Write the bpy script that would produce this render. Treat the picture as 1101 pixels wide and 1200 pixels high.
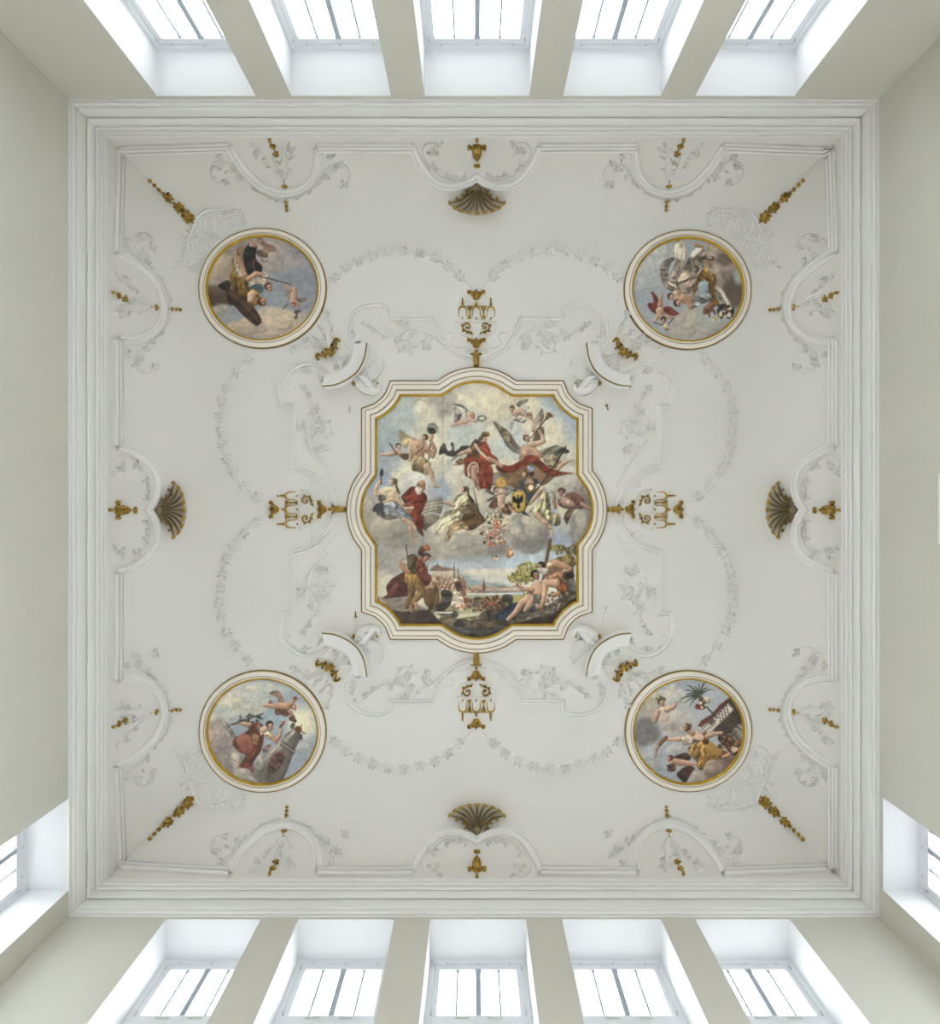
import bpy, bmesh, math, random
import numpy as np
from mathutils import Vector
from math import pi, sin, cos, sqrt, atan2, hypot

for o in list(bpy.data.objects):
    bpy.data.objects.remove(o)
SC = bpy.context.scene
COL = SC.collection
random.seed(7)

# ---------------------------------------------------------------- camera
# world axes: X = picture right, Y = picture down, Z = up; the camera looks straight up
F = 640.0                 # focal length in pixels of the 1101 x 1200 frame
CX, CY = 556.0, 598.0     # where the room's verticals meet
Z0 = 1.6                  # camera height above the floor
cam_data = bpy.data.cameras.new('camera')
cam_data.sensor_fit = 'AUTO'
cam_data.sensor_width = 36.0
cam_data.lens = F / 1200.0 * 36.0
cam_data.shift_x = (550.5 - CX) / 1200.0
cam_data.shift_y = (CY - 600.0) / 1200.0
cam_data.clip_start = 0.05
cam = bpy.data.objects.new('camera', cam_data)
COL.objects.link(cam)
cam.location = (0, 0, Z0)
cam.rotation_euler = (pi, 0, 0)
SC.camera = cam

# ---------------------------------------------------------------- sky and light
w = bpy.data.worlds.new('overcast_sky')
SC.world = w
w.use_nodes = True
wn = w.node_tree.nodes
wl = w.node_tree.links
bg = wn['Background']
bg.inputs['Color'].default_value = (0.93, 0.965, 1.0, 1)
bg.inputs['Strength'].default_value = 6.0

SC.view_settings.view_transform = 'Standard'
SC.view_settings.look = 'None'
SC.view_settings.gamma = 1.0
SC.view_settings.use_curve_mapping = False
SC.view_settings.exposure = 0.92
SC.cycles.max_bounces = 14
SC.cycles.diffuse_bounces = 10
SC.cycles.transparent_max_bounces = 12
SC.cycles.sample_clamp_indirect = 10.0
SC.cycles.denoising_prefilter = 'NONE'

# ---------------------------------------------------------------- helpers
def lin(c):
    out = []
    for v in c[:3]:
        v /= 255.0
        out.append(v / 12.92 if v <= 0.04045 else ((v + 0.055) / 1.055) ** 2.4)
    return tuple(out)

def material(name, rgb, rough=0.8, metal=0.0, vary=0.0, scale=3.0, bump=0.0, bscale=20.0, alt=None):
    m = bpy.data.materials.new(name)
    m.use_nodes = True
    nt = m.node_tree
    b = nt.nodes['Principled BSDF']
    b.inputs['Roughness'].default_value = rough
    b.inputs['Metallic'].default_value = metal
    c = rgb
    b.inputs['Base Color'].default_value = (*c, 1)
    tc = nt.nodes.new('ShaderNodeTexCoord')
    if vary > 0 or alt:
        n = nt.nodes.new('ShaderNodeTexNoise')
        n.inputs['Scale'].default_value = scale
        n.inputs['Detail'].default_value = 6
        nt.links.new(tc.outputs['Object'], n.inputs['Vector'])
        r = nt.nodes.new('ShaderNodeValToRGB')
        r.color_ramp.elements[0].position = 0.3
        r.color_ramp.elements[1].position = 0.7
        a = alt if alt else tuple(x * (1 - vary) for x in c)
        r.color_ramp.elements[0].color = (*a, 1)
        r.color_ramp.elements[1].color = (*c, 1)
        nt.links.new(n.outputs['Fac'], r.inputs['Fac'])
        nt.links.new(r.outputs['Color'], b.inputs['Base Color'])
    if bump > 0:
        n2 = nt.nodes.new('ShaderNodeTexNoise')
        n2.inputs['Scale'].default_value = bscale
        n2.inputs['Detail'].default_value = 5
        nt.links.new(tc.outputs['Object'], n2.inputs['Vector'])
        bn = nt.nodes.new('ShaderNodeBump')
        bn.inputs['Strength'].default_value = bump
        bn.inputs['Distance'].default_value = 0.02
        nt.links.new(n2.outputs['Fac'], bn.inputs['Height'])
        nt.links.new(bn.outputs['Normal'], b.inputs['Normal'])
    return m

M = {}
M['ceiling'] = material('ceiling_plaster', (0.758, 0.743, 0.715), 0.9, vary=0.035, scale=0.6, bump=0.12, bscale=9)
M['stucco'] = material('white_stucco', (0.82, 0.815, 0.80), 0.8)
M['cornice'] = material('cornice_plaster', (0.80, 0.796, 0.78), 0.85)
M['wall'] = material('greenish_grey_wall_paint', (0.60, 0.588, 0.525), 0.9, vary=0.05, scale=0.8, bump=0.1, bscale=12)
M['reveal'] = material('white_reveal_plaster', (0.755, 0.762, 0.775), 0.85)
M['paint_white'] = material('white_window_paint', (0.72, 0.74, 0.77), 0.45)
M['bar'] = material('grey_glazing_bar_paint', (0.36, 0.40, 0.45), 0.5)
M['metal'] = material('hinge_metal', (0.6, 0.6, 0.58), 0.45, metal=0.3)
M['cream'] = material('cream_frame_paint', (0.85, 0.785, 0.70), 0.7, vary=0.04, scale=4)
M['groove'] = material('brown_frame_line', (0.30, 0.235, 0.16), 0.6, vary=0.3, scale=6)
M['gold'] = material('shade_mottled_gilding', (0.64, 0.42, 0.10), 0.30, metal=0.72, alt=(0.24, 0.15, 0.03), scale=22)  # dark mottling in the colour stands in for shade in the gilding's recesses
M['goldline'] = material('gilt_fillet', (0.62, 0.40, 0.04), 0.4, metal=0.35, alt=(0.42, 0.26, 0.03), scale=9)
M['darkgold'] = material('dull_gilt_edge', (0.30, 0.21, 0.06), 0.45, metal=0.3, alt=(0.20, 0.13, 0.04), scale=9)
M['shellrib'] = material('bronzed_shell_paint', (0.25, 0.19, 0.105), 0.55, metal=0.15, vary=0.3, scale=8)
M['shellgap'] = material('pale_shell_flute', (0.56, 0.49, 0.38), 0.7)
M['floor'] = material('pale_parquet', (0.46, 0.42, 0.37), 0.4, vary=0.25, scale=5)
M['ground'] = material('grey_gravel', (0.30, 0.29, 0.27), 0.95, vary=0.1, scale=0.5)
def glass_material():
    m = bpy.data.materials.new('window_glass')
    m.use_nodes = True
    nt = m.node_tree
    nt.nodes.remove(nt.nodes['Principled BSDF'])
    t = nt.nodes.new('ShaderNodeBsdfTransparent')
    t.inputs['Color'].default_value = (0.95, 0.965, 0.97, 1)
    g = nt.nodes.new('ShaderNodeBsdfGlossy')
    g.inputs['Roughness'].default_value = 0.03
    lw = nt.nodes.new('ShaderNodeLayerWeight')
    lw.inputs['Blend'].default_value = 0.5
    pw = nt.nodes.new('ShaderNodeMath'); pw.operation = 'POWER'; pw.inputs[1].default_value = 5.0
    nt.links.new(lw.outputs['Facing'], pw.inputs[0])
    fr = nt.nodes.new('ShaderNodeMath'); fr.operation = 'MULTIPLY_ADD'
    fr.inputs[1].default_value = 0.96; fr.inputs[2].default_value = 0.04
    nt.links.new(pw.outputs[0], fr.inputs[0])
    mx = nt.nodes.new('ShaderNodeMixShader')
    nt.links.new(fr.outputs[0], mx.inputs['Fac'])
    nt.links.new(t.outputs[0], mx.inputs[1])
    nt.links.new(g.outputs[0], mx.inputs[2])
    nt.links.new(mx.outputs[0], nt.nodes['Material Output'].inputs['Surface'])
    return m
M['glass'] = glass_material()

def make_obj(name, verts, faces, mats, parent=None, smooth=True, fmat=None, sharp=None):
    me = bpy.data.meshes.new(name)
    me.from_pydata([tuple(v) for v in verts], [], faces)
    if not isinstance(mats, (list, tuple)):
        mats = [mats]
    for m in mats:
        me.materials.append(m)
    if fmat is not None:
        me.polygons.foreach_set('material_index', fmat)
    me.polygons.foreach_set('use_smooth', [smooth] * len(me.polygons))
    if sharp is not None:
        me.set_sharp_from_angle(angle=math.radians(sharp))
    me.update()
    o = bpy.data.objects.new(name, me)
    COL.objects.link(o)
    if parent is not None:
        o.parent = parent
    return o

def empty(name, loc=(0, 0, 0)):
    o = bpy.data.objects.new(name, None)
    o.empty_display_size = 0.1
    COL.objects.link(o)
    o.location = loc
    return o

def tag(o, label=None, cat=None, group=None, kind=None):
    if label: o['label'] = label
    if cat: o['category'] = cat
    if group: o['group'] = group
    if kind: o['kind'] = kind
    return o

class Boxes:
    """collects axis-aligned boxes in one mesh"""
    def __init__(s): s.v, s.f = [], []
    def box(s, a, b):
        n = len(s.v)
        x0, x1 = sorted((a[0], b[0])); y0, y1 = sorted((a[1], b[1])); z0, z1 = sorted((a[2], b[2]))
        s.v += [(x0,y0,z0),(x1,y0,z0),(x1,y1,z0),(x0,y1,z0),(x0,y0,z1),(x1,y0,z1),(x1,y1,z1),(x0,y1,z1)]
        s.f += [(n,n+3,n+2,n+1),(n+4,n+5,n+6,n+7),(n,n+1,n+5,n+4),(n+1,n+2,n+6,n+5),(n+2,n+3,n+7,n+6),(n+3,n,n+4,n+7)]
    def build(s, name, mat, parent=None):
        return make_obj(name, s.v, s.f, mat, parent, smooth=False)

# ================================================================ the room
H = 6.6                                   # wall height above the camera
XL, XR = -474 / F * H, 472 / F * H        # inner wall faces
YT, YB = -480 / F * H, 475 / F * H
HC = H + 0.47                             # springing of the cove
HF = 7.90                                 # flat ceiling above the camera
A_C = 0.95                                # width of the cove in plan
INS = 0.06                                # cove base in front of the wall face

def cove_h(d):
    """height of the cove surface at distance d from its base"""
    if d >= A_C: return HF
    if d <= 0: return HC
    t = 1 - d / A_C
    return HC + (HF - HC) * sqrt(max(0.0, 1 - t * t))
def base_dist(x, y):
    return min(x - (XL + INS), (XR - INS) - x, y - (YT + INS), (YB - INS) - y)
def surf_h(x, y):
    return cove_h(base_dist(x, y))
def surf_n(x, y):
    """surface normal into the room"""
    ds = [(x - (XL + INS), (1, 0)), ((XR - INS) - x, (-1, 0)), (y - (YT + INS), (0, 1)), ((YB - INS) - y, (0, -1))]
    d, n = min(ds, key=lambda q: q[0])
    if d >= A_C: return (0, 0, -1)
    d = max(d, 0.0)
    t = 1 - d / A_C
    # gradient of z over d
    ex, ez = A_C, HF - HC
    nx = t / ex
    nz = sqrt(max(0, 1 - t * t)) / ez
    l = hypot(nx, nz)
    return (n[0] * nx / l, n[1] * nx / l, -nz / l)
def S(px, py, h=0.0):
    """point of the vault seen at photo position px, py, raised h metres along the normal"""
    rx, ry = (px - CX) / F, (py - CY) / F
    lo, hi = HC - 0.3, HF
    if HF - surf_h(rx * HF, ry * HF) > -1e-9 and base_dist(rx * HF, ry * HF) >= A_C:
        t = HF
    else:
        for _ in range(26):
            m = (lo + hi) / 2
            x, y = rx * m, ry * m
            d = base_dist(x, y)
            if d < 0 or m > cove_h(d): hi = m
            else: lo = m
        t = lo
    x, y = rx * t, ry * t
    n = surf_n(x, y)
    return (x + n[0] * h, y + n[1] * h, t + n[2] * h + Z0)

def build_ceiling():
    v, f = [], []
    N = 20
    ds = [A_C * (1 - cos(pi / 2 * i / N)) for i in range(N + 1)]
    def ring(side, d):
        x0, x1, y0, y1 = XL + INS + d, XR - INS - d, YT + INS + d, YB - INS - d
        a, b = {'t': ((x0, y0), (x1, y0)), 'b': ((x1, y1), (x0, y1)), 'l': ((x0, y1), (x0, y0)), 'r': ((x1, y0), (x1, y1))}[side]
        return a, b
    K = 24
    for side in 'tblr':
        rows = []
        for d in ds:
            a, b = ring(side, d)
            row = []
            for k in range(K + 1):
                q = k / K
                row.append(len(v))
                v.append((a[0] + (b[0] - a[0]) * q, a[1] + (b[1] - a[1]) * q, cove_h(d) + Z0))
            rows.append(row)
        for i in range(N):
            for k in range(K):
                f.append((rows[i][k], rows[i][k + 1], rows[i + 1][k + 1], rows[i + 1][k]))
    n = len(v)
    x0, x1, y0, y1 = XL + INS + A_C, XR - INS - A_C, YT + INS + A_C, YB - INS - A_C
    G = 12
    for j in range(G + 1):
        for i in range(G + 1):
            v.append((x0 + (x1 - x0) * i / G, y0 + (y1 - y0) * j / G, HF + Z0))
    for j in range(G):
        for i in range(G):
            a = n + j * (G + 1) + i
            f.append((a, a + 1, a + G + 2, a + G + 1))
    # upper shell so the vault has thickness
    n = len(v)
    e = 0.45
    v += [(XL - e, YT - e, HF + Z0 + 0.3), (XR + e, YT - e, HF + Z0 + 0.3), (XR + e, YB + e, HF + Z0 + 0.3), (XL - e, YB + e, HF + Z0 + 0.3)]
    v += [(XL - e, YT - e, H + Z0 + 0.3), (XR + e, YT - e, H + Z0 + 0.3), (XR + e, YB + e, H + Z0 + 0.3), (XL - e, YB + e, H + Z0 + 0.3)]
    f += [(n, n + 1, n + 2, n + 3)] + [(n + i, n + (i + 1) % 4, n + 4 + (i + 1) % 4, n + 4 + i) for i in range(4)]
    o = make_obj('ceiling', v, f, M['ceiling'])
    tag(o, 'coved white plaster ceiling over the whole room', kind='structure')
    return o
ceiling = build_ceiling()

# ---------------------------------------------------------------- cornice, one run per wall
PROFILE = [(-0.02, -0.03), (0.012, -0.03), (0.014, -0.01), (0.014, 0.016), (0.024, 0.016), (0.024, -0.002), (0.036, 0.004), (0.044, 0.030), (0.044, 0.052), (0.052, 0.052), (0.052, 0.036), (0.064, 0.042), (0.066, 0.075), (0.040, 0.082), (0.026, 0.10),
           (0.024, 0.205), (0.024, 0.275), (0.038, 0.275), (0.038, 0.236), (0.050, 0.238), (0.056, 0.26), (0.060, 0.33), (0.060, 0.375), (0.070, 0.375), (0.070, 0.345), (0.084, 0.352),
           (0.090, 0.378), (0.090, 0.412), (0.098, 0.412), (0.098, 0.386), (0.110, 0.392), (0.116, 0.42), (0.116, 0.452), (0.124, 0.452), (0.124, 0.428), (0.130, 0.438), (0.132, 0.47), (0.122, 0.484), (-0.02, 0.486)]
def build_cornice(side):
    v, f = [], []
    n = len(PROFILE)
    K = 2
    for k in range(K):
        for d, h in PROFILE:
            x0, x1, y0, y1 = XL + d, XR - d, YT + d, YB - d
            p = {'top': ((x0, y0), (x1, y0)), 'bottom': ((x1, y1), (x0, y1)), 'left': ((x0, y1), (x0, y0)), 'right': ((x1, y0), (x1, y1))}[side][k]
            v.append((p[0], p[1], H + h + Z0))
    for i in range(n - 1):
        f.append((i, i + 1, n + i + 1, n + i))
    o = make_obj('trim_' + {'top': '1', 'bottom': '2', 'left': '3', 'right': '4'}[side], v, f, M['cornice'], smooth=False)
    tag(o, {'top': 'moulded plaster cornice above the upper row of five windows', 'bottom': 'moulded plaster cornice above the lower row of five windows',
            'left': 'moulded plaster cornice along the wall whose window is burnt out white', 'right': 'moulded plaster cornice along the wall with one dim corner window'}[side], kind='structure')
for s_ in ('top', 'bottom', 'left', 'right'):
    build_cornice(s_)

# ---------------------------------------------------------------- walls and windows
ZF = -Z0
SILL = -0.6
TOPW = [(-3.795, -2.615), (-2.190, -1.000), (-0.596, 0.653), (1.056, 2.224), (2.632, 3.816)]
BOTW = [(-3.697, -2.560), (-2.111, -0.961), (-0.532, 0.614), (1.043, 2.230), (2.639, 3.774)]
LEFW = [(3.47, 4.58)]
RIGW = [(3.43, 4.53)]
WALLS = {'top': (TOPW, 6.53, 0.56), 'bottom': (BOTW, 6.546, 0.48), 'left': (LEFW, 6.585, 0.51), 'right': (RIGW, 6.517, 0.42)}
def frame_of(side):
    """map (u along the wall, w outwards from the inner face, z above camera) to the world"""
    if side == 'top':    return lambda u, w, z: (u, YT - w, z + Z0)
    if side == 'bottom': return lambda u, w, z: (u, YB + w, z + Z0)
    if side == 'left':   return lambda u, w, z: (XL - w, u, z + Z0)
    return lambda u, w, z: (XR + w, u, z + Z0)
def build_wall(side):
    wins, ztop, dep = WALLS[side]
    T = frame_of(side)
    lo, hi = (XL, XR) if side in ('top', 'bottom') else (YT, YB)
    us = sorted([lo, hi] + [q for a in wins for q in a])
    zs = [ZF, SILL, ztop, H + 0.02]
    v, f = [], []
    TH = dep + 0.085
    for w_ in (0.0, TH):
        ex = 0 if w_ == 0 else TH
        uu = list(us)
        uu[0] -= ex; uu[-1] += ex
        for i in range(len(uu) - 1):
            mid = (us[i] + us[i + 1]) / 2
            hole = any(a < mid < b for a, b in wins)
            for j in range(3):
                if hole and j == 1: continue
                n = len(v)
                z1 = zs[j + 1] if w_ == 0 or j < 2 else H + 0.3
                v += [T(uu[i], w_, zs[j]), T(uu[i + 1], w_, zs[j]), T(uu[i + 1], w_, z1), T(uu[i], w_, z1)]
                f.append((n, n + 1, n + 2, n + 3))
    o = make_obj('wall_' + side, v, f, M['wall'], smooth=False)
    tag(o, kind='structure')
    return o
WIN_N = [0]
def build_window(side, a, b, ztop, dep):
    WIN_N[0] += 1
    T = frame_of(side)
    root = empty('window_%d' % WIN_N[0], T((a + b) / 2, dep, SILL))
    loc = Vector(root.location)
    def part(name, boxes, mat, owner=None):
        B = Boxes()
        for (u0, w0, z0, u1, w1, z1) in boxes:
            p, q = Vector(T(u0, w0, z0)) - loc, Vector(T(u1, w1, z1)) - loc
            B.box(p, q)
        return B.build(name, mat, owner or root)
    tag(root, kind='structure')
    t = 0.03
    e = 0.004
    THICK = dep + 0.085
    part('reveal', [(a - t, e, SILL, a, THICK, ztop), (b, e, SILL, b + t, THICK, ztop), (a - t, e, ztop, b + t, THICK, ztop + t), (a - t, e, SILL - t, b + t, THICK, SILL)], M['reveal'])
    fw = 0.062                        # fixed frame
    w0, w1 = dep, dep + 0.07
    zt = 5.79                         # underside of the upper light
    part('window_frame', [(a, w0, SILL, a + fw, w1, ztop), (b - fw, w0, SILL, b, w1, ztop), (a + fw, w0, ztop - fw, b - fw, w1, ztop),
                          (a + fw, w0, SILL, b - fw, w1, SILL + fw), (a + fw, w0 - 0.01, zt - 0.09, b - fw, w1, zt)], M['paint_white'])
    sw = 0.062                        # sash
    ga, gb = a + fw, b - fw
    s0, s1 = dep + 0.018, dep + 0.062
    um = (a + b) / 2
    for (z0, z1) in ((zt, ztop - fw), (SILL + fw, zt - 0.09)):
        sash = part('sash', [(ga, s0, z0, ga + sw, s1, z1), (gb - sw, s0, z0, gb, s1, z1), (ga + sw, s0, z1 - sw, gb - sw, s1, z1), (ga + sw, s0, z0, gb - sw, s1, z0 + sw * 0.7)], M['paint_white'])
        part('mullion', [(um - 0.03, s0 - 0.004, z0 + sw * 0.7, um + 0.03, s1, z1 - sw)], M['bar'], sash)
        xs = [ga + sw, um - 0.03, um + 0.03, gb - sw]
        for (p, q) in ((xs[0], xs[1]), (xs[2], xs[3])):
            m_ = (p + q) / 2
            part('glazing_bar', [(m_ - 0.011, s0 + 0.01, z0 + sw * 0.7, m_ + 0.011, s1 - 0.008, z1 - sw)], M['bar'], sash)
            rows = [z0 + sw * 0.7, z1 - sw] if z1 - z0 < 1.2 else [z0 + sw * 0.7 + (z1 - sw - z0 - sw * 0.7) * k / 6 for k in range(7)]
            if len(rows) > 2:
                for zz in rows[1:-1]:
                    part('glazing_bar', [(p, s0 + 0.01, zz - 0.006, q, s1 - 0.008, zz + 0.006)], M['bar'], sash)
            for k in range(len(rows) - 1):
                for (g0, g1) in ((p, m_ - 0.011), (m_ + 0.011, q)):
                    part('pane', [(g0, s0 + 0.02, rows[k] + 0.006 * (k > 0), g1, s0 + 0.024, rows[k + 1] - 0.006 * (k < len(rows) - 2))], M['glass'], sash)
    for u_ in (a + fw, b - fw):
        for zz in (ztop - 0.12, zt + 0.06):
            part('hinge', [(u_ - 0.009, dep - 0.009, zz - 0.022, u_ + 0.009, dep + 0.02, zz + 0.022)], M['metal'])
    for u_ in (a + fw + 0.14, um, b - fw - 0.14):
        part('latch', [(u_ - 0.014, dep - 0.006, ztop - fw - 0.004, u_ + 0.014, dep + 0.01, ztop - fw + 0.01)], M['metal'])
    part('latch', [(um - 0.25, dep - 0.02, zt - 0.03, um - 0.1, dep + 0.0, zt - 0.015), (um + 0.1, dep - 0.02, zt - 0.03, um + 0.25, dep + 0.0, zt - 0.015)], M['metal'])
    part('sill', [(a, 0.0, SILL, b, dep, SILL + 0.03)], M['paint_white'])
    return root
for side in ('top', 'bottom', 'left', 'right'):
    build_wall(side)
    wins, ztop, dep = WALLS[side]
    for (a, b) in wins:
        build_window(side, a, b, ztop, dep)
fl = Boxes(); fl.box((XL, YT, -0.06), (XR, YB, 0.0)); tag(fl.build('floor', M['floor']), kind='structure')
gr = Boxes(); gr.box((-90, -90, -0.5), (90, 90, -0.35)); tag(gr.build('ground', M['ground']), kind='structure')

# ================================================================ relief modelling on the vault
def smooth(pts, n=5, closed=False):
    """Catmull-Rom through the points"""
    P = [tuple(p) for p in pts]
    m = len(P)
    if m < 3 and not closed: return P
    out = []
    for i in range(m if closed else m - 1):
        p0 = P[(i - 1) % m] if closed or i > 0 else P[0]
        p1 = P[i]
        p2 = P[(i + 1) % m]
        p3 = P[(i + 2) % m] if closed or i + 2 < m else P[-1]
        for k in range(n):
            t = k / n
            out.append(tuple(0.5 * (2 * b + (c - a) * t + (2 * a - 5 * b + 4 * c - d) * t * t + (3 * b - a - 3 * c + d) * t ** 3) for a, b, c, d in zip(p0, p1, p2, p3)))
    if not closed: out.append(P[-1])
    return out

def arc(p, q, sag, n=10):
    """arc from p to q with the given sagitta (positive bulges to the left of p->q, y down)"""
    mx, my = (p[0] + q[0]) / 2, (p[1] + q[1]) / 2
    dx, dy = q[0] - p[0], q[1] - p[1]
    c = hypot(dx, dy)
    s = abs(sag)
    R = (c * c / 4 + s * s) / (2 * s)
    nx, ny = dy / c, -dx / c
    if sag < 0: nx, ny = -nx, -ny
    ox, oy = mx - nx * (R - s), my - ny * (R - s)
    a0, a1 = atan2(p[1] - oy, p[0] - ox), atan2(q[1] - oy, q[0] - ox)
    while a1 - a0 > pi: a1 -= 2 * pi
    while a1 - a0 < -pi: a1 += 2 * pi
    return [(ox + R * cos(a0 + (a1 - a0) * k / n), oy + R * sin(a0 + (a1 - a0) * k / n)) for k in range(n + 1)]

def ident(x, y): return (x, y)

class Rel:
    """relief pieces drawn in plan, laid on the vault surface"""
    def __init__(s, tf=ident):
        s.v, s.f, s.tf = [], [], tf
    def _grid(s, rows, closed_u=False):
        n0 = len(s.v)
        m = len(rows[0])
        for r in rows: s.v += r
        for i in range(len(rows) - 1):
            for k in range(m if closed_u else m - 1):
                k2 = (k + 1) % m
                s.f.append((n0 + i * m + k, n0 + i * m + k2, n0 + (i + 1) * m + k2, n0 + (i + 1) * m + k))
        return n0
    def tube(s, pts, r, h, r1=None, h1=None, lift=0.0, lift1=None, closed=False):
        P = [s.tf(*p) for p in pts]
        m = len(P)
        r1 = r if r1 is None else r1
        h1 = h if h1 is None else h1
        lift1 = lift if lift1 is None else lift1
        rows = []
        for i, p in enumerate(P):
            a = P[i - 1] if i > 0 or closed else P[0]
            b = P[(i + 1) % m] if i < m - 1 or closed else P[-1]
            dx, dy = b[0] - a[0], b[1] - a[1]
            l = hypot(dx, dy) or 1
            nx, ny = -dy / l, dx / l
            t = i / max(1, m - 1)
            e = 1.0 if closed else min(1.0, 0.45 + 3.5 * min(t, 1 - t))
            rr = (r + (r1 - r) * t) * e
            hh = (h + (h1 - h) * t) * e
            lf = lift + (lift1 - lift) * t
            rows.append([S(p[0] + nx * o * rr, p[1] + ny * o * rr, z) for o, z in ((-1, lf - 0.012), (-0.7, lf + hh * 0.72), (0, lf + hh), (0.7, lf + hh * 0.72), (1, lf - 0.012))])
        if closed: rows.append(rows[0])
        n0 = s._grid(rows)
        if not closed:
            s.f.append(tuple(n0 + k for k in range(5)))
            e = n0 + 5 * (len(rows) - 1)
            s.f.append(tuple(e + 4 - k for k in range(5)))
    def dome(s, outline, h, lift=0.0, c=None, dent=1.0):
        P = [s.tf(*p) for p in outline]
        if c is None: c = (sum(p[0] for p in P) / len(P), sum(p[1] for p in P) / len(P))
        else: c = s.tf(*c)
        rows = []
        for q, z in ((1.0, -0.014), (0.92, 0.5 * h), (0.62, 0.88 * h)):
            rows.append([S(c[0] + (p[0] - c[0]) * q, c[1] + (p[1] - c[1]) * q, lift + z) for p in P])
        n0 = s._grid(rows, True)
        m = len(P)
        s.v.append(S(c[0], c[1], lift + h * dent))
        k = len(s.v) - 1
        for i in range(m):
            s.f.append((n0 + 2 * m + i, n0 + 2 * m + (i + 1) % m, k))
    def bead(s, x, y, rx, ry=None, ang=0.0, h=0.03, lift=0.0, n=10):
        ry = rx if ry is None else ry
        ca, sa = cos(ang), sin(ang)
        s.dome([(x + rx * cos(2 * pi * k / n) * ca - ry * sin(2 * pi * k / n) * sa, y + rx * cos(2 * pi * k / n) * sa + ry * sin(2 * pi * k / n) * ca) for k in range(n)], h, lift)
    def leaf(s, x, y, ang, L, W, h=0.025, lift=0.0, bend=0.0):
        """pointed, lobed leaf growing from x, y; raised edges and a sunk midrib"""
        prof = [(0, 0.12), (0.2, 0.75), (0.34, 0.6), (0.48, 1.0), (0.62, 0.62), (0.76, 0.66), (1.0, 0.0)]
        mid, up, dn = [], [], []
        for t, wv in prof:
            a = ang + bend * t
            px, py = x + L * t * cos(ang + bend * t * 0.5), y + L * t * sin(ang + bend * t * 0.5)
            nx, ny = -sin(a), cos(a)
            mid.append((px, py)); up.append((px + nx * W * wv * 0.5, py + ny * W * wv * 0.5)); dn.append((px - nx * W * wv * 0.5, py - ny * W * wv * 0.5))
        rows = []
        for i, (t, wv) in enumerate(prof):
            hh = h * (0.55 + 0.45 * sin(pi * min(1, t * 1.1))) + lift
            q = [up[i], tuple((a + b) / 2 for a, b in zip(up[i], mid[i])), mid[i], tuple((a + b) / 2 for a, b in zip(dn[i], mid[i])), dn[i]]
            z = [lift - 0.012, hh, hh * 0.55, hh, lift - 0.012]
            rows.append([S(*s.tf(*p), zz) for p, zz in zip(q, z)])
        s._grid(rows)
    def curl(s, x, y, r, a0, turns=1.2, w=1.0, h=0.03, sign=1, lift=0.0):
        """spiral scroll that starts on radius r at angle a0 and winds inwards"""
        n = int(14 * turns) + 4
        pts = []
        for k in range(n + 1):
            t = k / n
            rr = r * (1 - 0.78 * t)
            a = a0 + sign * 2 * pi * turns * t
            pts.append((x + rr * cos(a), y + rr * sin(a)))
        s.tube(pts, w, h, w * 0.7, h, lift=lift)
        s.bead(pts[-1][0], pts[-1][1], w * 1.2, h=h * 1.2, lift=lift, n=8)
    def flower(s, x, y, r, h=0.035, n=5, rot=None, lift=0.0):
        rot = random.random() * 6.28 if rot is None else rot
        for k in range(n):
            a = rot + 2 * pi * k / n
            s.bead(x + 0.62 * r * cos(a), y + 0.62 * r * sin(a), 0.5 * r, 0.36 * r, a, h * 0.8, lift, n=8)
        s.bead(x, y, 0.3 * r, h=h * 1.25, lift=lift, n=7)
    def build(s, name, mat, root=None):
        o = make_obj(name, s.v, s.f, mat, None, smooth=True, sharp=62)
        if root is not None:
            l = root.location
            o.data.transform(__import__('mathutils').Matrix.Translation((-l[0], -l[1], -l[2])))
            o.parent = root
        return o

def sweep(path, prof, closed=False):
    """moulding: the profile (offset to the right of travel in plan units, height in metres) run along a path with mitred corners"""
    m = len(path)
    nrm = []
    for i in range(m):
        a = path[i - 1] if (i > 0 or closed) else None
        b = path[(i + 1) % m] if (i < m - 1 or closed) else None
        p = path[i]
        ns = []
        for u, v_ in ((a, p), (p, b)):
            if u is None or v_ is None: continue
            dx, dy = v_[0] - u[0], v_[1] - u[1]
            l = hypot(dx, dy)
            if l < 1e-6: continue
            ns.append((-dy / l, dx / l))
        nx, ny = sum(q[0] for q in ns) / len(ns), sum(q[1] for q in ns) / len(ns)
        l2 = nx * nx + ny * ny
        k = 1 / max(l2, 0.22)
        nrm.append((nx * k, ny * k))
    v, f = [], []
    n = len(prof)
    for i, p in enumerate(path):
        for o, h in prof:
            v.append(S(p[0] + nrm[i][0] * o, p[1] + nrm[i][1] * o, h))
    for i in range(m if closed else m - 1):
        j = (i + 1) % m
        for k in range(n - 1):
            f.append((i * n + k, i * n + k + 1, j * n + k + 1, j * n + k))
    return v, f

def sweep_obj(name, path, prof, mat, root=None, closed=False, sharp=40):
    v, f = sweep(path, prof, closed)
    if root is not None:
        l = root.location
        v = [(a[0] - l[0], a[1] - l[1], a[2] - l[2]) for a in v]
    o = make_obj(name, v, f, mat, root, smooth=True, sharp=sharp)
    return o

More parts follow.
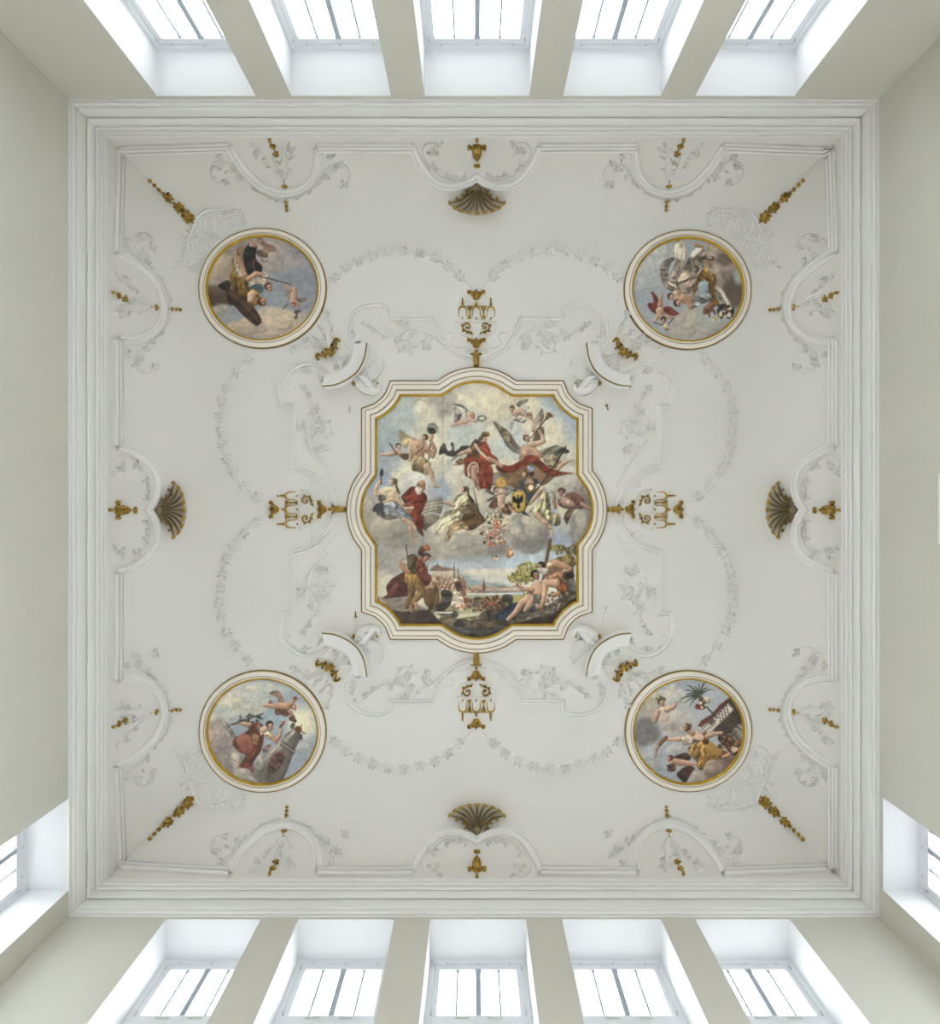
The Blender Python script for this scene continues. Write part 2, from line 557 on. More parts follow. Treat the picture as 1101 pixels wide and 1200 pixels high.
MX, MY = 558.2, 597.4                     # axes of symmetry of the stucco in the photograph
def quad(qx, qy):
    """copy of something drawn in the upper-left quarter"""
    return lambda x, y: (x if qx < 0 else 2 * MX - x, y if qy < 0 else 2 * MY - y)
def side_tf(side, shift=0.0, along=0.0, outer=0.0):
    """something drawn on the upper side, carried to another side; shift moves it inwards on left and right,
    along moves it away from the side's middle there"""
    if side == 'top': return lambda x, y: (x, y)
    def push(y): return outer * max(0.0, (192 - y) / 29.0)
    if side == 'bottom': return lambda x, y: (x, 2 * MY - (1.0 if outer == 0 else 2.6) - y - push(y))
    def left(x, y):
        d = x - MX
        return (MX + (y - MY) + shift + push(y), MY + d + (along if d > 0 else -along))
    if side == 'left': return left
    return lambda x, y: (2 * 557.6 - left(x, y)[0] - (2.2 if outer else 0.0), left(x, y)[1])
ROUND = {(-1, -1): 'cannon', (1, -1): 'white-drapery', (-1, 1): 'obelisk', (1, 1): 'palm-tree'}
SIDES = ('top', 'bottom', 'left', 'right')
ENDS = {'top': ((-1, -1), (1, -1)), 'bottom': ((-1, 1), (1, 1)), 'left': ((-1, -1), (-1, 1)), 'right': ((1, -1), (1, 1))}
def between(side):
    a, b = ENDS[side]
    return 'between the %s and %s roundels' % (ROUND[a], ROUND[b])
def thing(name, label, cat, group, px, py):
    return tag(empty(name, S(px, py)), label, cat, group)

# ---------------------------------------------------------------- cove panel mouldings
DIP = [(268, 171.6), (284.4, 196.7), (304.8, 217.1), (323.9, 225), (334.2, 226.6), (352.5, 221.7), (366.7, 206.7), (372.1, 187.7), (371.6, 172)]
OGEE = [(482.9, 172.3), (489.7, 188.9), (502.4, 207.6), (516.7, 217.5), (532.6, 219.4), (547.9, 214.9), (558.2, 208.4)]
BAND = [(-5.6, -0.012), (-5.5, 0.04), (-4.4, 0.05), (-3.7, 0.008), (-2.8, 0.008), (-2.2, 0.05), (0.0, 0.056), (0.5, 0.008), (1.6, 0.008), (2.2, 0.05), (4.4, 0.056), (5.4, 0.046), (5.6, -0.012)]
BANDC = [(-5.0, -0.012), (-4.8, 0.03), (-3.4, 0.04), (-2.7, 0.008), (0.8, 0.006), (1.5, 0.036), (3.2, 0.044), (4.4, 0.034), (4.6, -0.012)]
def mirx(pts): return [(2 * MX - x, y) for x, y in reversed(pts)]
CORN = {(-1, -1): (141, 176), (1, -1): (974, 177), (-1, 1): (142.5, 1014.5), (1, 1): (977.5, 1017)}
def cove_moulding(side, num):
    T = side_tf(side, 5.0, 12.0)
    T0 = side_tf(side, 5.0, 0.0)
    dl = [T(*p) for p in DIP]
    dr = [T(*p) for p in mirx(DIP)]
    og = [T0(*p) for p in OGEE + mirx(OGEE)[1:]]
    ca, cb = [CORN[e] for e in ENDS[side]]
    pieces = [([ca, dl[0]], BAND), (smooth(dl, 6), BANDC), ([dl[-1], og[0]], BAND),
              (smooth(og[:7], 6) + smooth(og[6:], 6)[1:], BANDC), ([og[-1], dr[0]], BAND), (smooth(dr, 6), BANDC), ([dr[-1], cb], BAND)]
    v, f = [], []
    for p, prof in pieces:
        if len(p) == 2:
            p = [(p[0][0] + (p[1][0] - p[0][0]) * k / 12, p[0][1] + (p[1][1] - p[0][1]) * k / 12) for k in range(13)]
        a, b = sweep(p, prof)
        n = len(v)
        v += a
        f += [tuple(n + i for i in q) for q in b]
    o = make_obj('trim_%d' % num, v, f, M['stucco'], smooth=True, sharp=40)
    tag(o, 'white stucco panel moulding dipping in arches along the cove ' + between(side), kind='structure')
for k_, s_ in enumerate(SIDES):
    cove_moulding(s_, 5 + k_)

# ---------------------------------------------------------------- interlaced band around the large painting
QUARTER = ([(556, 420.5), (539, 416.7), (523, 405.6), (512, 389.7), (505.6, 373.2)], [(456.3, 373.2), (456.3, 363.3)],
           [(456.3, 363.3), (448.4, 357.9), (437.2, 357), (421.3, 361), (408.6, 372.2), (403.8, 388), (407, 400.8), (415.4, 413.3)],
           [(415.4, 413.3), (412.6, 422.5), (403.5, 433.5), (388.8, 440)],
           [(388.8, 440), (379.7, 431.7), (365, 426), (350.3, 428), (335.7, 439), (329.2, 453.6), (330.2, 466.5), (333, 475)],
           [(344.8, 475), (344.8, 547)], [(344.8, 547), (355.8, 550), (370, 556), (381, 566), (390.6, 581), (395, 597)])
def quarter_path():
    q = QUARTER
    p = smooth(q[0], 5) + q[1] + smooth(q[2], 5)[1:] + smooth(q[3], 5)[1:] + smooth(q[4], 5)[1:] + q[5] + smooth(q[6], 5)[1:]
    return p
IPROF = [(-2.4, -0.012), (-2.2, 0.034), (-1.2, 0.046), (-0.4, 0.014), (0.6, 0.012), (1.4, 0.044), (2.2, 0.05), (2.7, 0.034), (2.8, -0.012)]
qp = quarter_path()
full = [quad(-1, -1)(*p) for p in qp]
full += [quad(-1, 1)(*p) for p in reversed(qp)]
full += [quad(1, 1)(*p) for p in qp]
full += [quad(1, -1)(*p) for p in reversed(qp)]
clean = []
for p in full:
    if not clean or hypot(p[0] - clean[-1][0], p[1] - clean[-1][1]) > 0.4: clean.append(p)
o = sweep_obj('trim_9', clean, IPROF, M['stucco'], closed=True)
tag(o, 'white stucco interlaced band of lobes and straight steps around the large painting', kind='structure')

# ---------------------------------------------------------------- painted panels: frames
def big_outline():
    cx, cy = 558.5, 597.8
    pr = [(153.5, 0), (136, 47), (136, 120), (102, 152.5), (46.5, 152.5), (0, 168.5)]
    q = arc((136, -47), (136, 47), 17.5, 20)
    return cx, cy, pr
def big_path():
    cx, cy, pr = big_outline()
    # clockwise in the picture, starting at the upper end of the right bulge
    def P(x, y): return (cx + x, cy + y)
    p = arc(P(136, -47), P(136, 47), 17.5, 22)
    p += arc(P(136, 120), P(102, 152.5), -7.5, 10)
    p += arc(P(46.5, 152.5), P(-46.5, 152.5), 16.0, 22)
    p += arc(P(-102, 152.5), P(-136, 120), -7.5, 10)
    p += arc(P(-136, 47), P(-136, -47), 17.5, 22)
    p += arc(P(-136, -120), P(-102, -152.5), -7.5, 10)
    p += arc(P(-46.5, -152.5), P(46.5, -152.5), 16.0, 22)
    p += arc(P(102, -152.5), P(136, -120), -7.5, 10)
    corners = [P(sx * x, sy * y) for sx in (-1, 1) for sy in (-1, 1) for x, y in pr[1:5]]
    return [q for q in p if all(hypot(q[0] - a[0], q[1] - a[1]) < 0.01 or hypot(q[0] - a[0], q[1] - a[1]) > 10.5 for a in corners)]
PATH_BIG = big_path()
def ell_path(cx, cy, rx, ry, n=96):
    return [(cx + rx * cos(2 * pi * k / n), cy + ry * sin(2 * pi * k / n)) for k in range(n)]
def frame_parts(root, path, prof_main, gl_out, gl_in, lines=()):
    sweep_obj('outer_fillet', path, gl_out, M['darkgold'], root, True)
    sweep_obj('frame_moulding', path, prof_main, M['cream'], root, True)
    for a_, b_, h_ in lines:
        sweep_obj('dark_line', path, [(a_, h_ - 0.03), (a_, h_), (b_, h_), (b_, h_ - 0.03)], M['groove'], root, True)
    sweep_obj('inner_fillet', path, gl_in, M['goldline'], root, True)

# ---------------------------------------------------------------- corner ledges with a gilt edge
def ledge(qx, qy):
    T = quad(qx, qy)
    edge = [T(*p) for p in smooth([(381, 450.3), (394.7, 448.7), (407.4, 443), (417.6, 434.7), (424, 422), (426.9, 405.4)], 6)]
    sgn = 1 if qx * qy > 0 else -1
    root = thing('curved_ledge', 'curved white ledge with thin gilt edge between the bird and the %s roundel' % ROUND[(qx, qy)], 'ledge', 'curved ledges at the corners of the large painting', *edge[len(edge) // 2])
    def off(pr): return [(o * -sgn, h) for o, h in pr]
    sweep_obj('ledge_moulding', edge, off([(-6.4, -0.012), (-6.2, 0.03), (-6.1, 0.165), (-5.0, 0.182), (-4.0, 0.178), (-0.5, 0.14), (2.6, 0.09), (4.6, 0.082), (6.6, 0.055), (9.0, 0.048), (11.5, 0.04), (12.5, -0.012)]), M['stucco'], root)
    sweep_obj('gilt_edge', edge, off([(-6.15, 0.160), (-6.3, 0.182), (-5.9, 0.192), (-5.1, 0.192), (-4.9, 0.175)]), M['darkgold'], root)
    v, f = [], []
    return root
for q_ in ROUND: ledge(*q_)

# ================================================================ gilded ornaments
def rel_part(name, mat, root, tf, fn):
    r = Rel(tf)
    fn(r)
    return r.build(name, M[mat], root)

def shell(side):
    T = side_tf(side, 5.0)
    root = thing('gilt_shell', 'fan-shaped gilt and bronze shell on the cove ' + between(side), 'shell', 'gilt shells on the coves', *T(558.6, 236))
    cx = 558.6
    ends = [(-32, 239), (-26.5, 245.3), (-18.8, 249.5), (-9.6, 252), (0, 253), (9.6, 252), (18.8, 249.5), (26.5, 245.3), (32, 239)]
    def ribpath(dx, y):
        p0, p1, p2 = (cx + dx * 0.09, 216.5), (cx + dx * 0.22, 216.5 + (y - 216.5) * 0.72), (cx + dx, y)
        return [tuple((1 - t) ** 2 * a + 2 * t * (1 - t) * b + t * t * c for a, b, c in zip(p0, p1, p2)) for t in [k / 9 for k in range(10)]]
    # fluted bowl behind the ribs
    r = Rel(T)
    rows = []
    paths = [ribpath(dx * 1.0, y) for dx, y in [(-34, 238.0)] + ends + [(34, 238.0)]]
    for k in range(10):
        rows.append([S(*T(*p[k]), 0.018 + 0.10 * (k / 9) ** 1.5) for p in paths])
    r._grid(rows)
    r._grid([[S(*T(*p[9]), 0.118) for p in paths], [S(*T(*p[9]), -0.01) for p in paths]])
    r.build('shell_bowl', M['shellgap'], root)
    for dx, y in ends:
        rib = rel_part('rib', 'shellrib', root, T, lambda r: r.tube(ribpath(dx, y), 0.8, 0.02, 1.75, 0.05, lift=0.02, lift1=0.115))
        tip_ = rel_part('rib_tip', 'gold', root, T, lambda r: r.bead(cx + dx * 0.985, y - 0.4, 3.3, 2.0, atan2(y - 232, dx * 0.6) + pi / 2, 0.05, lift=0.115))
        tip_.parent = rib
    rel_part('shell_tip', 'shellrib', root, T, lambda r: r.dome([(558.6, 213.8), (562.5, 217.5), (565, 222), (561.5, 224), (558.6, 226), (555.7, 224), (552.2, 222), (554.7, 217.5)], 0.06, 0.02))
    for sg in (-1, 1):
        def fn(r):
            X = lambda d: cx + sg * d
            r.tube(smooth([(X(7), 219), (X(12), 226), (X(15), 232), (X(18), 235.6), (X(22), 236), (X(24), 233.5)], 4), 1.2, 0.05, 1.4, 0.05, lift=0.05)
            r.bead(X(23.6), 232.3, 2.0, h=0.06, lift=0.05)
            r.leaf(X(9), 224, pi / 2 - sg * 1.7, 6.5, 3.6, 0.05, 0.05)
            r.leaf(X(12), 229, pi / 2 - sg * 1.75, 6.5, 3.6, 0.05, 0.05)
            r.leaf(X(17), 235, pi / 2 - sg * 0.2, 5, 3.0, 0.05, 0.05)
            r.bead(X(15.5), 229.6, 1.7, h=0.05, lift=0.05)
        rel_part('side_scroll', 'gold', root, T, fn)
for s_ in SIDES: shell(s_)

def urn(side):
    T = side_tf(side, 3.5, 0.0, 1.2)
    root = thing('gilt_urn', 'small gilt urn-shaped drop with side volutes above the shell ' + between(side), 'ornament', 'gilt urns above the shells', *T(558.6, 178))
    c = 558.6
    rel_part('bead', 'gold', root, T, lambda r: r.bead(c, 163.4, 2.1, 2.9, h=0.05))
    rel_part('stem', 'gold', root, T, lambda r: r.tube([(c, 166), (c, 169), (c, 171)], 0.5, 0.02))
    def body(r):
        half = [(0, 169.2), (2.6, 168.4), (5.2, 169.6), (6.0, 174), (5.8, 180), (4.6, 184.6), (2.0, 187.2), (0.6, 189.4)]
        r.dome([(c + x, y) for x, y in half] + [(c - x, y) for x, y in reversed(half[1:])], 0.075, c=(c, 178))
        for q in (-3.2, 0, 3.2): r.tube([(c + q, 172), (c + q * 1.05, 178), (c + q * 0.5, 185)], 0.7, 0.03, lift=0.055)
        for q in (-3.6, 0, 3.6): r.bead(c + q, 170.4, 1.7, 2.0, 0, 0.035, 0.05, 8)
    rel_part('urn_body', 'gold', root, T, body)
    for sg in (-1, 1):
        rel_part('volute', 'gold', root, T, lambda r: (r.tube(smooth([(c + sg * 5.4, 175), (c + sg * 7.4, 172), (c + sg * 9.4, 170.6), (c + sg * 10, 173.4)], 4), 1.3, 0.045, 1.5, 0.05), r.bead(c + sg * 9.4, 172.6, 1.9, 2.4, 0, 0.06)))
    rel_part('knot', 'gold', root, T, lambda r: (r.bead(c - 2.2, 194, 1.9, 2.3, 0, 0.05), r.bead(c + 2.2, 194, 1.9, 2.3, 0, 0.05), r.bead(c, 194, 1.5, 1.9, 0, 0.06), r.tube([(c, 188.5), (c, 192)], 0.55, 0.03), r.tube([(c, 196), (c, 198.2)], 0.8, 0.03, 0.3)))
for s_ in SIDES: urn(s_)

def pendant(side, end):
    T1 = side_tf(side, 4.0, 12.0, 4.2)
    T = (lambda x, y: T1(x, y)) if end == 0 else (lambda x, y: T1(2 * MX - x, y))
    e = ENDS[side]
    root = thing('gilt_pendant', 'gilt bead string at the arch beside the %s roundel, towards the %s roundel' % (ROUND[e[end]], ROUND[e[1 - end]]),
                 'ornament', 'gilt bead pendants at the cove arches', *T(333.2, 218))
    rel_part('bead', 'gold', root, T, lambda r: r.bead(315.8, 163.3, 1.9, 2.7, -0.45, 0.05))
    def bl(r, x, y, w):
        for k in (-1, 1): r.bead(x + k * w * 0.5, y + k * 0.4, w * 0.52, w * 0.5, 0, 0.045)
        r.bead(x, y, w * 0.42, w * 0.55, 0, 0.06)
    rel_part('blossom', 'gold', root, T, lambda r: bl(r, 319.4, 170.7, 4.0))
    def star(r):
        r.bead(323.2, 179.6, 2.6, 2.8, 0, 0.06)
        for k in range(5): r.leaf(323.2 + 1.4 * cos(k * 1.26 + 0.6), 179.6 + 1.4 * sin(k * 1.26 + 0.6), k * 1.26 + 0.6, 3.2, 2.0, 0.04)
    rel_part('blossom', 'gold', root, T, star)
    rel_part('stem', 'darkgold', root, T, lambda r: r.tube(smooth([(316.5, 166), (319, 170), (323, 179), (324.6, 185)], 3), 0.35, 0.02))
    rel_part('knot', 'gold', root, T, lambda r: (bl(r, 333.2, 218.4, 3.6), r.tube([(332.3, 211.8), (332.8, 216)], 0.5, 0.03), r.bead(332.2, 212.4, 0.8, h=0.03, n=7), r.tube([(333.4, 220.5), (333.6, 222.6)], 0.7, 0.03)))
    for x, y, q in ((335.3, 236.9, 2.3), (335.8, 242.1, 2.15), (336.1, 246.6, 1.95)):
        rel_part('bead', 'gold', root, T, lambda r: r.bead(x, y, q, h=0.05))
    rel_part('bead', 'darkgold', root, T, lambda r: r.bead(335.1, 233.4, 0.8, h=0.025, n=8))
for s_ in SIDES:
    for e_ in (0, 1): pendant(s_, e_)

def corner_garland(qx, qy):
    T = quad(qx, qy)
    root = thing('gilt_garland', 'diagonal gilt garland of beads and blossoms in the vault corner behind the %s roundel' % ROUND[(qx, qy)], 'garland', 'gilt corner garlands', *T(205, 240))
    a = pi / 4 + 0.05
    for x, y in ((175.8, 212), (181, 217.2), (186.3, 222.4), (191.1, 227.1)):
        rel_part('bead', 'gold', root, T, lambda r: r.bead(x, y, 2.9, 2.1, a, 0.05))
    def blossom(r, x, y, R, n):
        r.bead(x, y, R * 0.62, R * 0.55, a, 0.07)
        for k in range(n):
            t = k / n * 2 * pi + random.random() * 0.5
            r.bead(x + 0.66 * R * cos(t), y + 0.66 * R * sin(t), 0.42 * R, 0.3 * R, t, 0.05 + 0.02 * random.random(), n=8)
        for k in (-1, 0.1, 1):
            r.leaf(x - 0.4 * R * cos(a), y - 0.4 * R * sin(a), a + pi + k * 0.9, R * 1.15, R * 0.6, 0.045)
    rel_part('blossom', 'gold', root, T, lambda r: blossom(r, 198, 232.6, 5.4, 6))
    rel_part('bead', 'gold', root, T, lambda r: r.bead(204.5, 239.3, 2.5, 2.1, a, 0.05))
    rel_part('blossom', 'gold', root, T, lambda r: blossom(r, 211, 244.9, 5.9, 7))
    rel_part('bead', 'gold', root, T, lambda r: r.bead(216, 250.4, 2.4, 2.1, a, 0.05))
    rel_part('blossom', 'gold', root, T, lambda r: blossom(r, 221.4, 255.6, 6.6, 8))
    rel_part('bead', 'gold', root, T, lambda r: r.bead(227.8, 261.8, 1.5, h=0.04))
for q_ in ROUND: corner_garland(*q_)

def baldachin(side):
    T = side_tf(side, 14.3)
    root = thing('gilt_baldachin', 'gilt arcaded canopy ornament at the large frame, ' + between(side), 'ornament', 'gilt canopies at the middle of each frame side', *T(558, 385))
    c = 557.8
    def crown(r, y, sgn, w):
        half = [(0, -3.6), (1.4, -5.2), (3.0, -3.4), (5.0, -4.2), (4.8, -0.6), (4.2, 2.6), (3.2, 4.8), (1.4, 5.4)]
        r.dome([(c + x, y + v_) for x, v_ in half] + [(c - x, y + v_) for x, v_ in reversed(half[1:])], 0.075)
        for k in (-1, 1):
            r.tube(smooth([(c + k * 2, y + 3), (c + k * 5, y - 1), (c + k * 7, y - 4.4), (c + k * w, y - 4.6), (c + k * w * 0.98, y - 2.4)], 4), 1.5, 0.06, 1.2, 0.05)
            r.bead(c + k * w * 0.93, y - 2.9, 1.6, 1.4, 0, 0.06)
        for k in (-2.6, 0, 2.6): r.tube([(c + k, y - 3.6), (c + k * 0.9, y), (c + k * 0.5, y + 4)], 0.65, 0.03, lift=0.06)
        r.leaf(c, y + 0.5, -pi / 2, 7, 3.2, 0.06, 0.03)
    rel_part('crown', 'gold', root, T, lambda r: crown(r, 346.4, 1, 9.6))
    rel_part('bead', 'gold', root, T, lambda r: r.bead(c, 356.4, 1.7, 2.0, h=0.05))
    rel_part('rail', 'goldline', root, T, lambda r: r.tube([(541.5, 359), (558, 358.8), (575.4, 359)], 0.35, 0.02))
    for ax in (541.8, 557.9, 574.9):
        rel_part('arch', 'goldline', root, T, lambda r: r.tube([(ax - 4.5, 371.4), (ax - 4.5, 364)] + arc((ax - 4.5, 364), (ax + 4.5, 364), 4.3, 8)[1:] + [(ax + 4.5, 371.4)], 0.85, 0.03))
        rel_part('bead', 'gold', root, T, lambda r: r.bead(ax, 373.2, 1.15, h=0.035, n=8))
        if abs(ax - 557.9) > 5:
            rel_part('finial', 'gold', root, T, lambda r: (r.bead(ax, 356.8, 1.7, 1.4, h=0.05), r.bead(ax, 353.6, 1.3, h=0.045), r.bead(ax, 350.4, 1.05, h=0.04)))
    for ux in (549.9, 566.4):
        rel_part('cup', 'gold', root, T, lambda r: (r.dome([(ux - 3, 359.6), (ux + 3, 359.6), (ux + 1.8, 363), (ux + 0.9, 364.8), (ux - 0.9, 364.8), (ux - 1.8, 363)], 0.05), r.bead(ux, 366.5, 1.1, h=0.04, n=8),
                                                      r.dome([(ux - 0.7, 368.4), (ux + 0.7, 368.4), (ux + 1.2, 371), (ux + 2.7, 372.2), (ux + 2.4, 373.6), (ux - 2.4, 373.6), (ux - 2.7, 372.2), (ux - 1.2, 371)], 0.045)))
    for k in (-1, 1):
        def leafscroll(r):
            x, y = c + k * 10.6, 384.0
            r.tube(smooth([(c + k * 3.6, 392.2), (c + k * 7.2, 389.6), (c + k * 12.6, 388.0), (c + k * 15.4, 384.2), (c + k * 13.6, 380.0), (c + k * 9.6, 379.2), (c + k * 7.2, 382), (c + k * 8.4, 385), (c + k * 11, 384.6)], 4), 0.95, 0.035, 0.8, 0.035)
            r.leaf(c + k * 8, 388.6, pi / 2 - k * 0.9, 4.6, 2.4, 0.04)
            r.leaf(c + k * 13, 387.8, pi / 2 - k * 1.4, 4, 2.4, 0.04)
            r.leaf(c + k * 15, 383, -pi / 2 + k * 0.9, 3.6, 2.2, 0.04)
            r.bead(c + k * 10.8, 384, 1.5, h=0.04)
            r.bead(c + k * 6, 390.4, 1.5, h=0.04)
        rel_part('leaf_scroll', 'gold', root, T, leafscroll)
    rel_part('crown', 'gold', root, T, lambda r: crown(r, 402.6, 1, 9.9))
    rel_part('bead', 'gold', root, T, lambda r: r.bead(c, 411.2, 1.9, 1.9, h=0.055))
    def bracket(r):
        half = [(0, 413), (2.4, 414.2), (3.6, 412.8), (5.0, 415), (3.8, 418.4), (4.0, 422), (3.2, 424.4), (2.4, 425.4), (3.4, 428), (3.0, 430.4)]
        r.dome([(c + x, y) for x, y in half] + [(c - x, y) for x, y in reversed(half[1:])], 0.09, c=(c, 420))
        r.bead(c, 416.4, 2.0, 2.4, 0, 0.05, 0.075)
        for k in (-1, 1):
            r.bead(c + k * 2.1, 420.4, 1.3, 2.0, 0, 0.04, 0.07, 8)
            r.leaf(c + k * 3.0, 417, -pi / 2 + k * 1.1, 4.2, 2.2, 0.05, 0.02)
        r.bead(c, 427.6, 2.4, 1.6, 0, 0.05, 0.06)
    rel_part('bracket', 'gold', root, T, bracket)
    # white stucco tray under the canopy
    rel_part('tray', 'stucco', root, T, lambda r: (r.tube([(533.6, 377.2), (546, 377), (570, 377), (581.8, 377.2)], 0.9, 0.03), r.bead(534.4, 377.3, 1.4, h=0.04), r.bead(581, 377.3, 1.4, h=0.04)))
    for k in (-1, 1):
        rel_part('tendril', 'stucco', root, T, lambda r: (r.tube(smooth([(c + k * 23, 379), (c + k * 23, 385), (c + k * 18, 392), (c + k * 10, 395.4), (c + k * 3.5, 396.6)], 5), 0.7, 0.02),
            r.tube(smooth([(c + k * 8, 406.8), (c + k * 20, 407), (c + k * 28, 405), (c + k * 29, 400), (c + k * 26, 394.5), (c + k * 28.4, 389.4), (c + k * 33, 390.6), (c + k * 38, 388)], 5), 0.7, 0.02, 0.5, 0.015),
            r.tube(smooth([(c + k * 5, 412), (c + k * 9, 409.6), (c + k * 12.6, 411.4), (c + k * 11, 413)], 4), 0.7, 0.02)))
for s_ in SIDES: baldachin(s_)

def corner_mask(qx, qy):
    T = quad(qx, qy)
    root = thing('gilt_mask', 'gilt winged scroll clasp between the curved ledge and the %s roundel' % ROUND[(qx, qy)], 'ornament', 'gilt scroll clasps', *T(387.3, 412.8))
    def core(r):
        r.bead(387.2, 412.9, 4.2, 3.8, 0.6, 0.10)
        for dx, dy, q in ((-3.6, -2.2, 2.3), (2.6, -3.6, 2.2), (3.8, 1.0, 2.2), (0.6, 4.0, 2.3), (-3.2, 2.4, 2.3), (0, 0, 2.4)):
            r.bead(387.2 + dx, 412.9 + dy, q, q * 0.8, dx, 0.05, 0.05, 8)
    rel_part('boss', 'gold', root, T, core)
    def arm1(r):
        r.tube(smooth([(389.5, 409.5), (392.5, 406), (393.4, 402), (392.6, 398.6), (395.4, 397.4), (398.2, 399.4), (397.2, 401)], 4), 2.0, 0.08, 1.0, 0.06)
        r.leaf(392, 404, 2.9, 5, 3, 0.06); r.leaf(393.4, 407.6, 0.4, 4, 2.6, 0.06)
        r.bead(393, 398, 1.6, h=0.07)
    rel_part('wing_scroll', 'gold', root, T, arm1)
    def arm2(r):
        r.tube(smooth([(383.6, 415.4), (380, 417), (376, 416.8), (372.4, 415.4), (370.6, 418.4), (372.4, 421.4), (374, 420)], 4), 2.0, 0.08, 1.0, 0.06)
        r.leaf(378, 416, -1.5, 5, 3, 0.06); r.leaf(381.4, 417.4, 1.3, 4, 2.6, 0.06)
        r.bead(371.6, 416, 1.6, h=0.07)
    rel_part('wing_scroll', 'gold', root, T, arm2)
for q_ in ROUND: corner_mask(*q_)

# ---------------------------------------------------------------- white stucco birds
BIRD_EXTRA = {(-1, -1): 'looking at the goddess-lit upper corner'}
def bird(qx, qy):
    T = quad(qx, qy)
    root = thing('stucco_bird', 'white bird with gilt beak and claws at the frame corner nearest the %s roundel' % ROUND[(qx, qy)], 'bird', 'stucco birds at the frame corners', *T(430, 450))
    # one continuous body: tail, trunk, curved neck and head as rows across a spine
    spine = smooth([(416, 441.5), (419.5, 444.5), (425, 449), (431, 454.6), (437, 458.4), (441.6, 458.6), (444.4, 456), (444.2, 452.4), (442.0, 450.6)], 4)
    wid = smooth([(3.4, 0), (6.4, 0), (9.2, 0), (7.8, 0), (5.0, 0), (3.4, 0), (3.0, 0), (2.9, 0), (1.2, 0)], 4)
    hgt = smooth([(0.04, 0), (0.10, 0), (0.17, 0), (0.16, 0), (0.12, 0), (0.10, 0), (0.10, 0), (0.12, 0), (0.07, 0)], 4)
    r = Rel(T)
    rows = []
    m = len(spine)
    for i in range(m):
        a, b = spine[max(0, i - 1)], spine[min(m - 1, i + 1)]
        l = hypot(b[0] - a[0], b[1] - a[1])
        nx, ny = -(b[1] - a[1]) / l, (b[0] - a[0]) / l
        row = []
        for k in range(9):
            t = -1 + 2 * k / 8
            row.append(S(*T(spine[i][0] + nx * t * wid[i][0], spine[i][1] + ny * t * wid[i][0]), -0.012 + (hgt[i][0] + 0.012) * sqrt(max(0, 1 - t * t))))
        rows.append(row)
    r._grid(rows)
    n0 = len(r.v) - 9
    r.f.append(tuple(n0 + k for k in range(9))); r.f.append(tuple(8 - k for k in range(9)))
    body = r.build('body', M['stucco'], root)
    for side_, pts in ((0, ((431, 447), (427, 430), 5)), (1, ((436, 446), (441, 429), 7))):
        def wing(r):
            (x0, y0), (x1, y1), n = pts
            for k in range(n):
                t = k / (n - 1) - 0.5
                L = 1 - 0.5 * abs(t) * (1.3 if side_ == 0 else 0.9)
                ex, ey = x0 + (x1 - x0) * 1.75 * L + t * 13, y0 + (y1 - y0) * 1.75 * L + abs(t) * 4
                if side_ == 0: ex, ey = x0 + (x1 - x0) * 1.1 * L + t * 11, y0 + (y1 - y0) * 1.15 * L
                r.tube(smooth([(x0 + t * 7, y0 - abs(t) * 2), ((x0 + t * 6 + ex) / 2 + t * 2, (y0 + ey) / 2), (ex, ey)], 4), 1.5, 0.07, 1.1, 0.03, lift=0.03, lift1=0.0)
        rel_part('wing', 'stucco', root, T, wing)
    def feathers(r):
        for x, y, a in ((424, 446, 0.6), (428, 449, 0.7), (426, 452, 0.5), (431, 453, 0.6), (422, 448, 0.8), (434, 456, 0.3)):
            r.leaf(x, y, a + pi * 0.9, 4.5, 2.8, 0.035, 0.158)
        for k in (-0.5, 0, 0.5): r.leaf(418, 443.5, pi + 0.75 + k, 6, 2.6, 0.035, 0.02)
        r.tube(smooth([(420, 461), (426, 464.4), (432, 465.4), (436, 464)], 4), 1.2, 0.03)
    rel_part('plumage', 'stucco', root, T, feathers).parent = body
    rel_part('beak', 'gold', root, T, lambda r: (r.bead(443.6, 450.6, 1.9, 1.6, 0.6, 0.14), r.leaf(443.4, 450.6, 1.9, 3.8, 2.0, 0.12))).parent = body
    for x, y in ((414.6, 449.6), (420, 437.4)):
        def claw(r):
            r.bead(x, y, 1.6, 2.0, 0.4, 0.09)
            for a in (0.3, 1.7, 2.9, -1.6): r.tube([(x, y), (x + 1.8 * cos(a), y + 1.8 * sin(a)), (x + 3.0 * cos(a + 0.3), y + 3.0 * sin(a + 0.3))], 0.7, 0.06, 0.45, 0.03)
        rel_part('claw', 'gold', root, T, claw)
for q_ in ROUND: bird(*q_)

def dart(q, a, b, tip):
    root = thing('stucco_dart', 'thin white dart %s beside the bird near the %s roundel' % ('with gilt barbed head' if tip else 'without gilding', ROUND[q]), 'dart', 'darts beside the birds', *b)
    rel_part('shaft', 'stucco', root, ident, lambda r: r.tube([a, ((a[0] + b[0]) / 2, (a[1] + b[1]) / 2), b], 0.6, 0.02))
    ang = atan2(b[1] - a[1], b[0] - a[0])
    m = 'gold' if tip else 'stucco'
    rel_part('dart_head', m, root, ident, lambda r: [r.leaf(b[0], b[1], ang + k, 3.6 if k else 4.5, 1.6, 0.04) for k in (pi - 0.45, pi + 0.45, 0.0)])
dart((1, -1), (702.5, 452), (710.8, 477), True)
dart((-1, -1), (410, 457), (409.4, 480), False)
dart((-1, 1), (416.4, 742), (416.6, 720.5), True)
dart((1, 1), (702, 737), (709, 714), False)

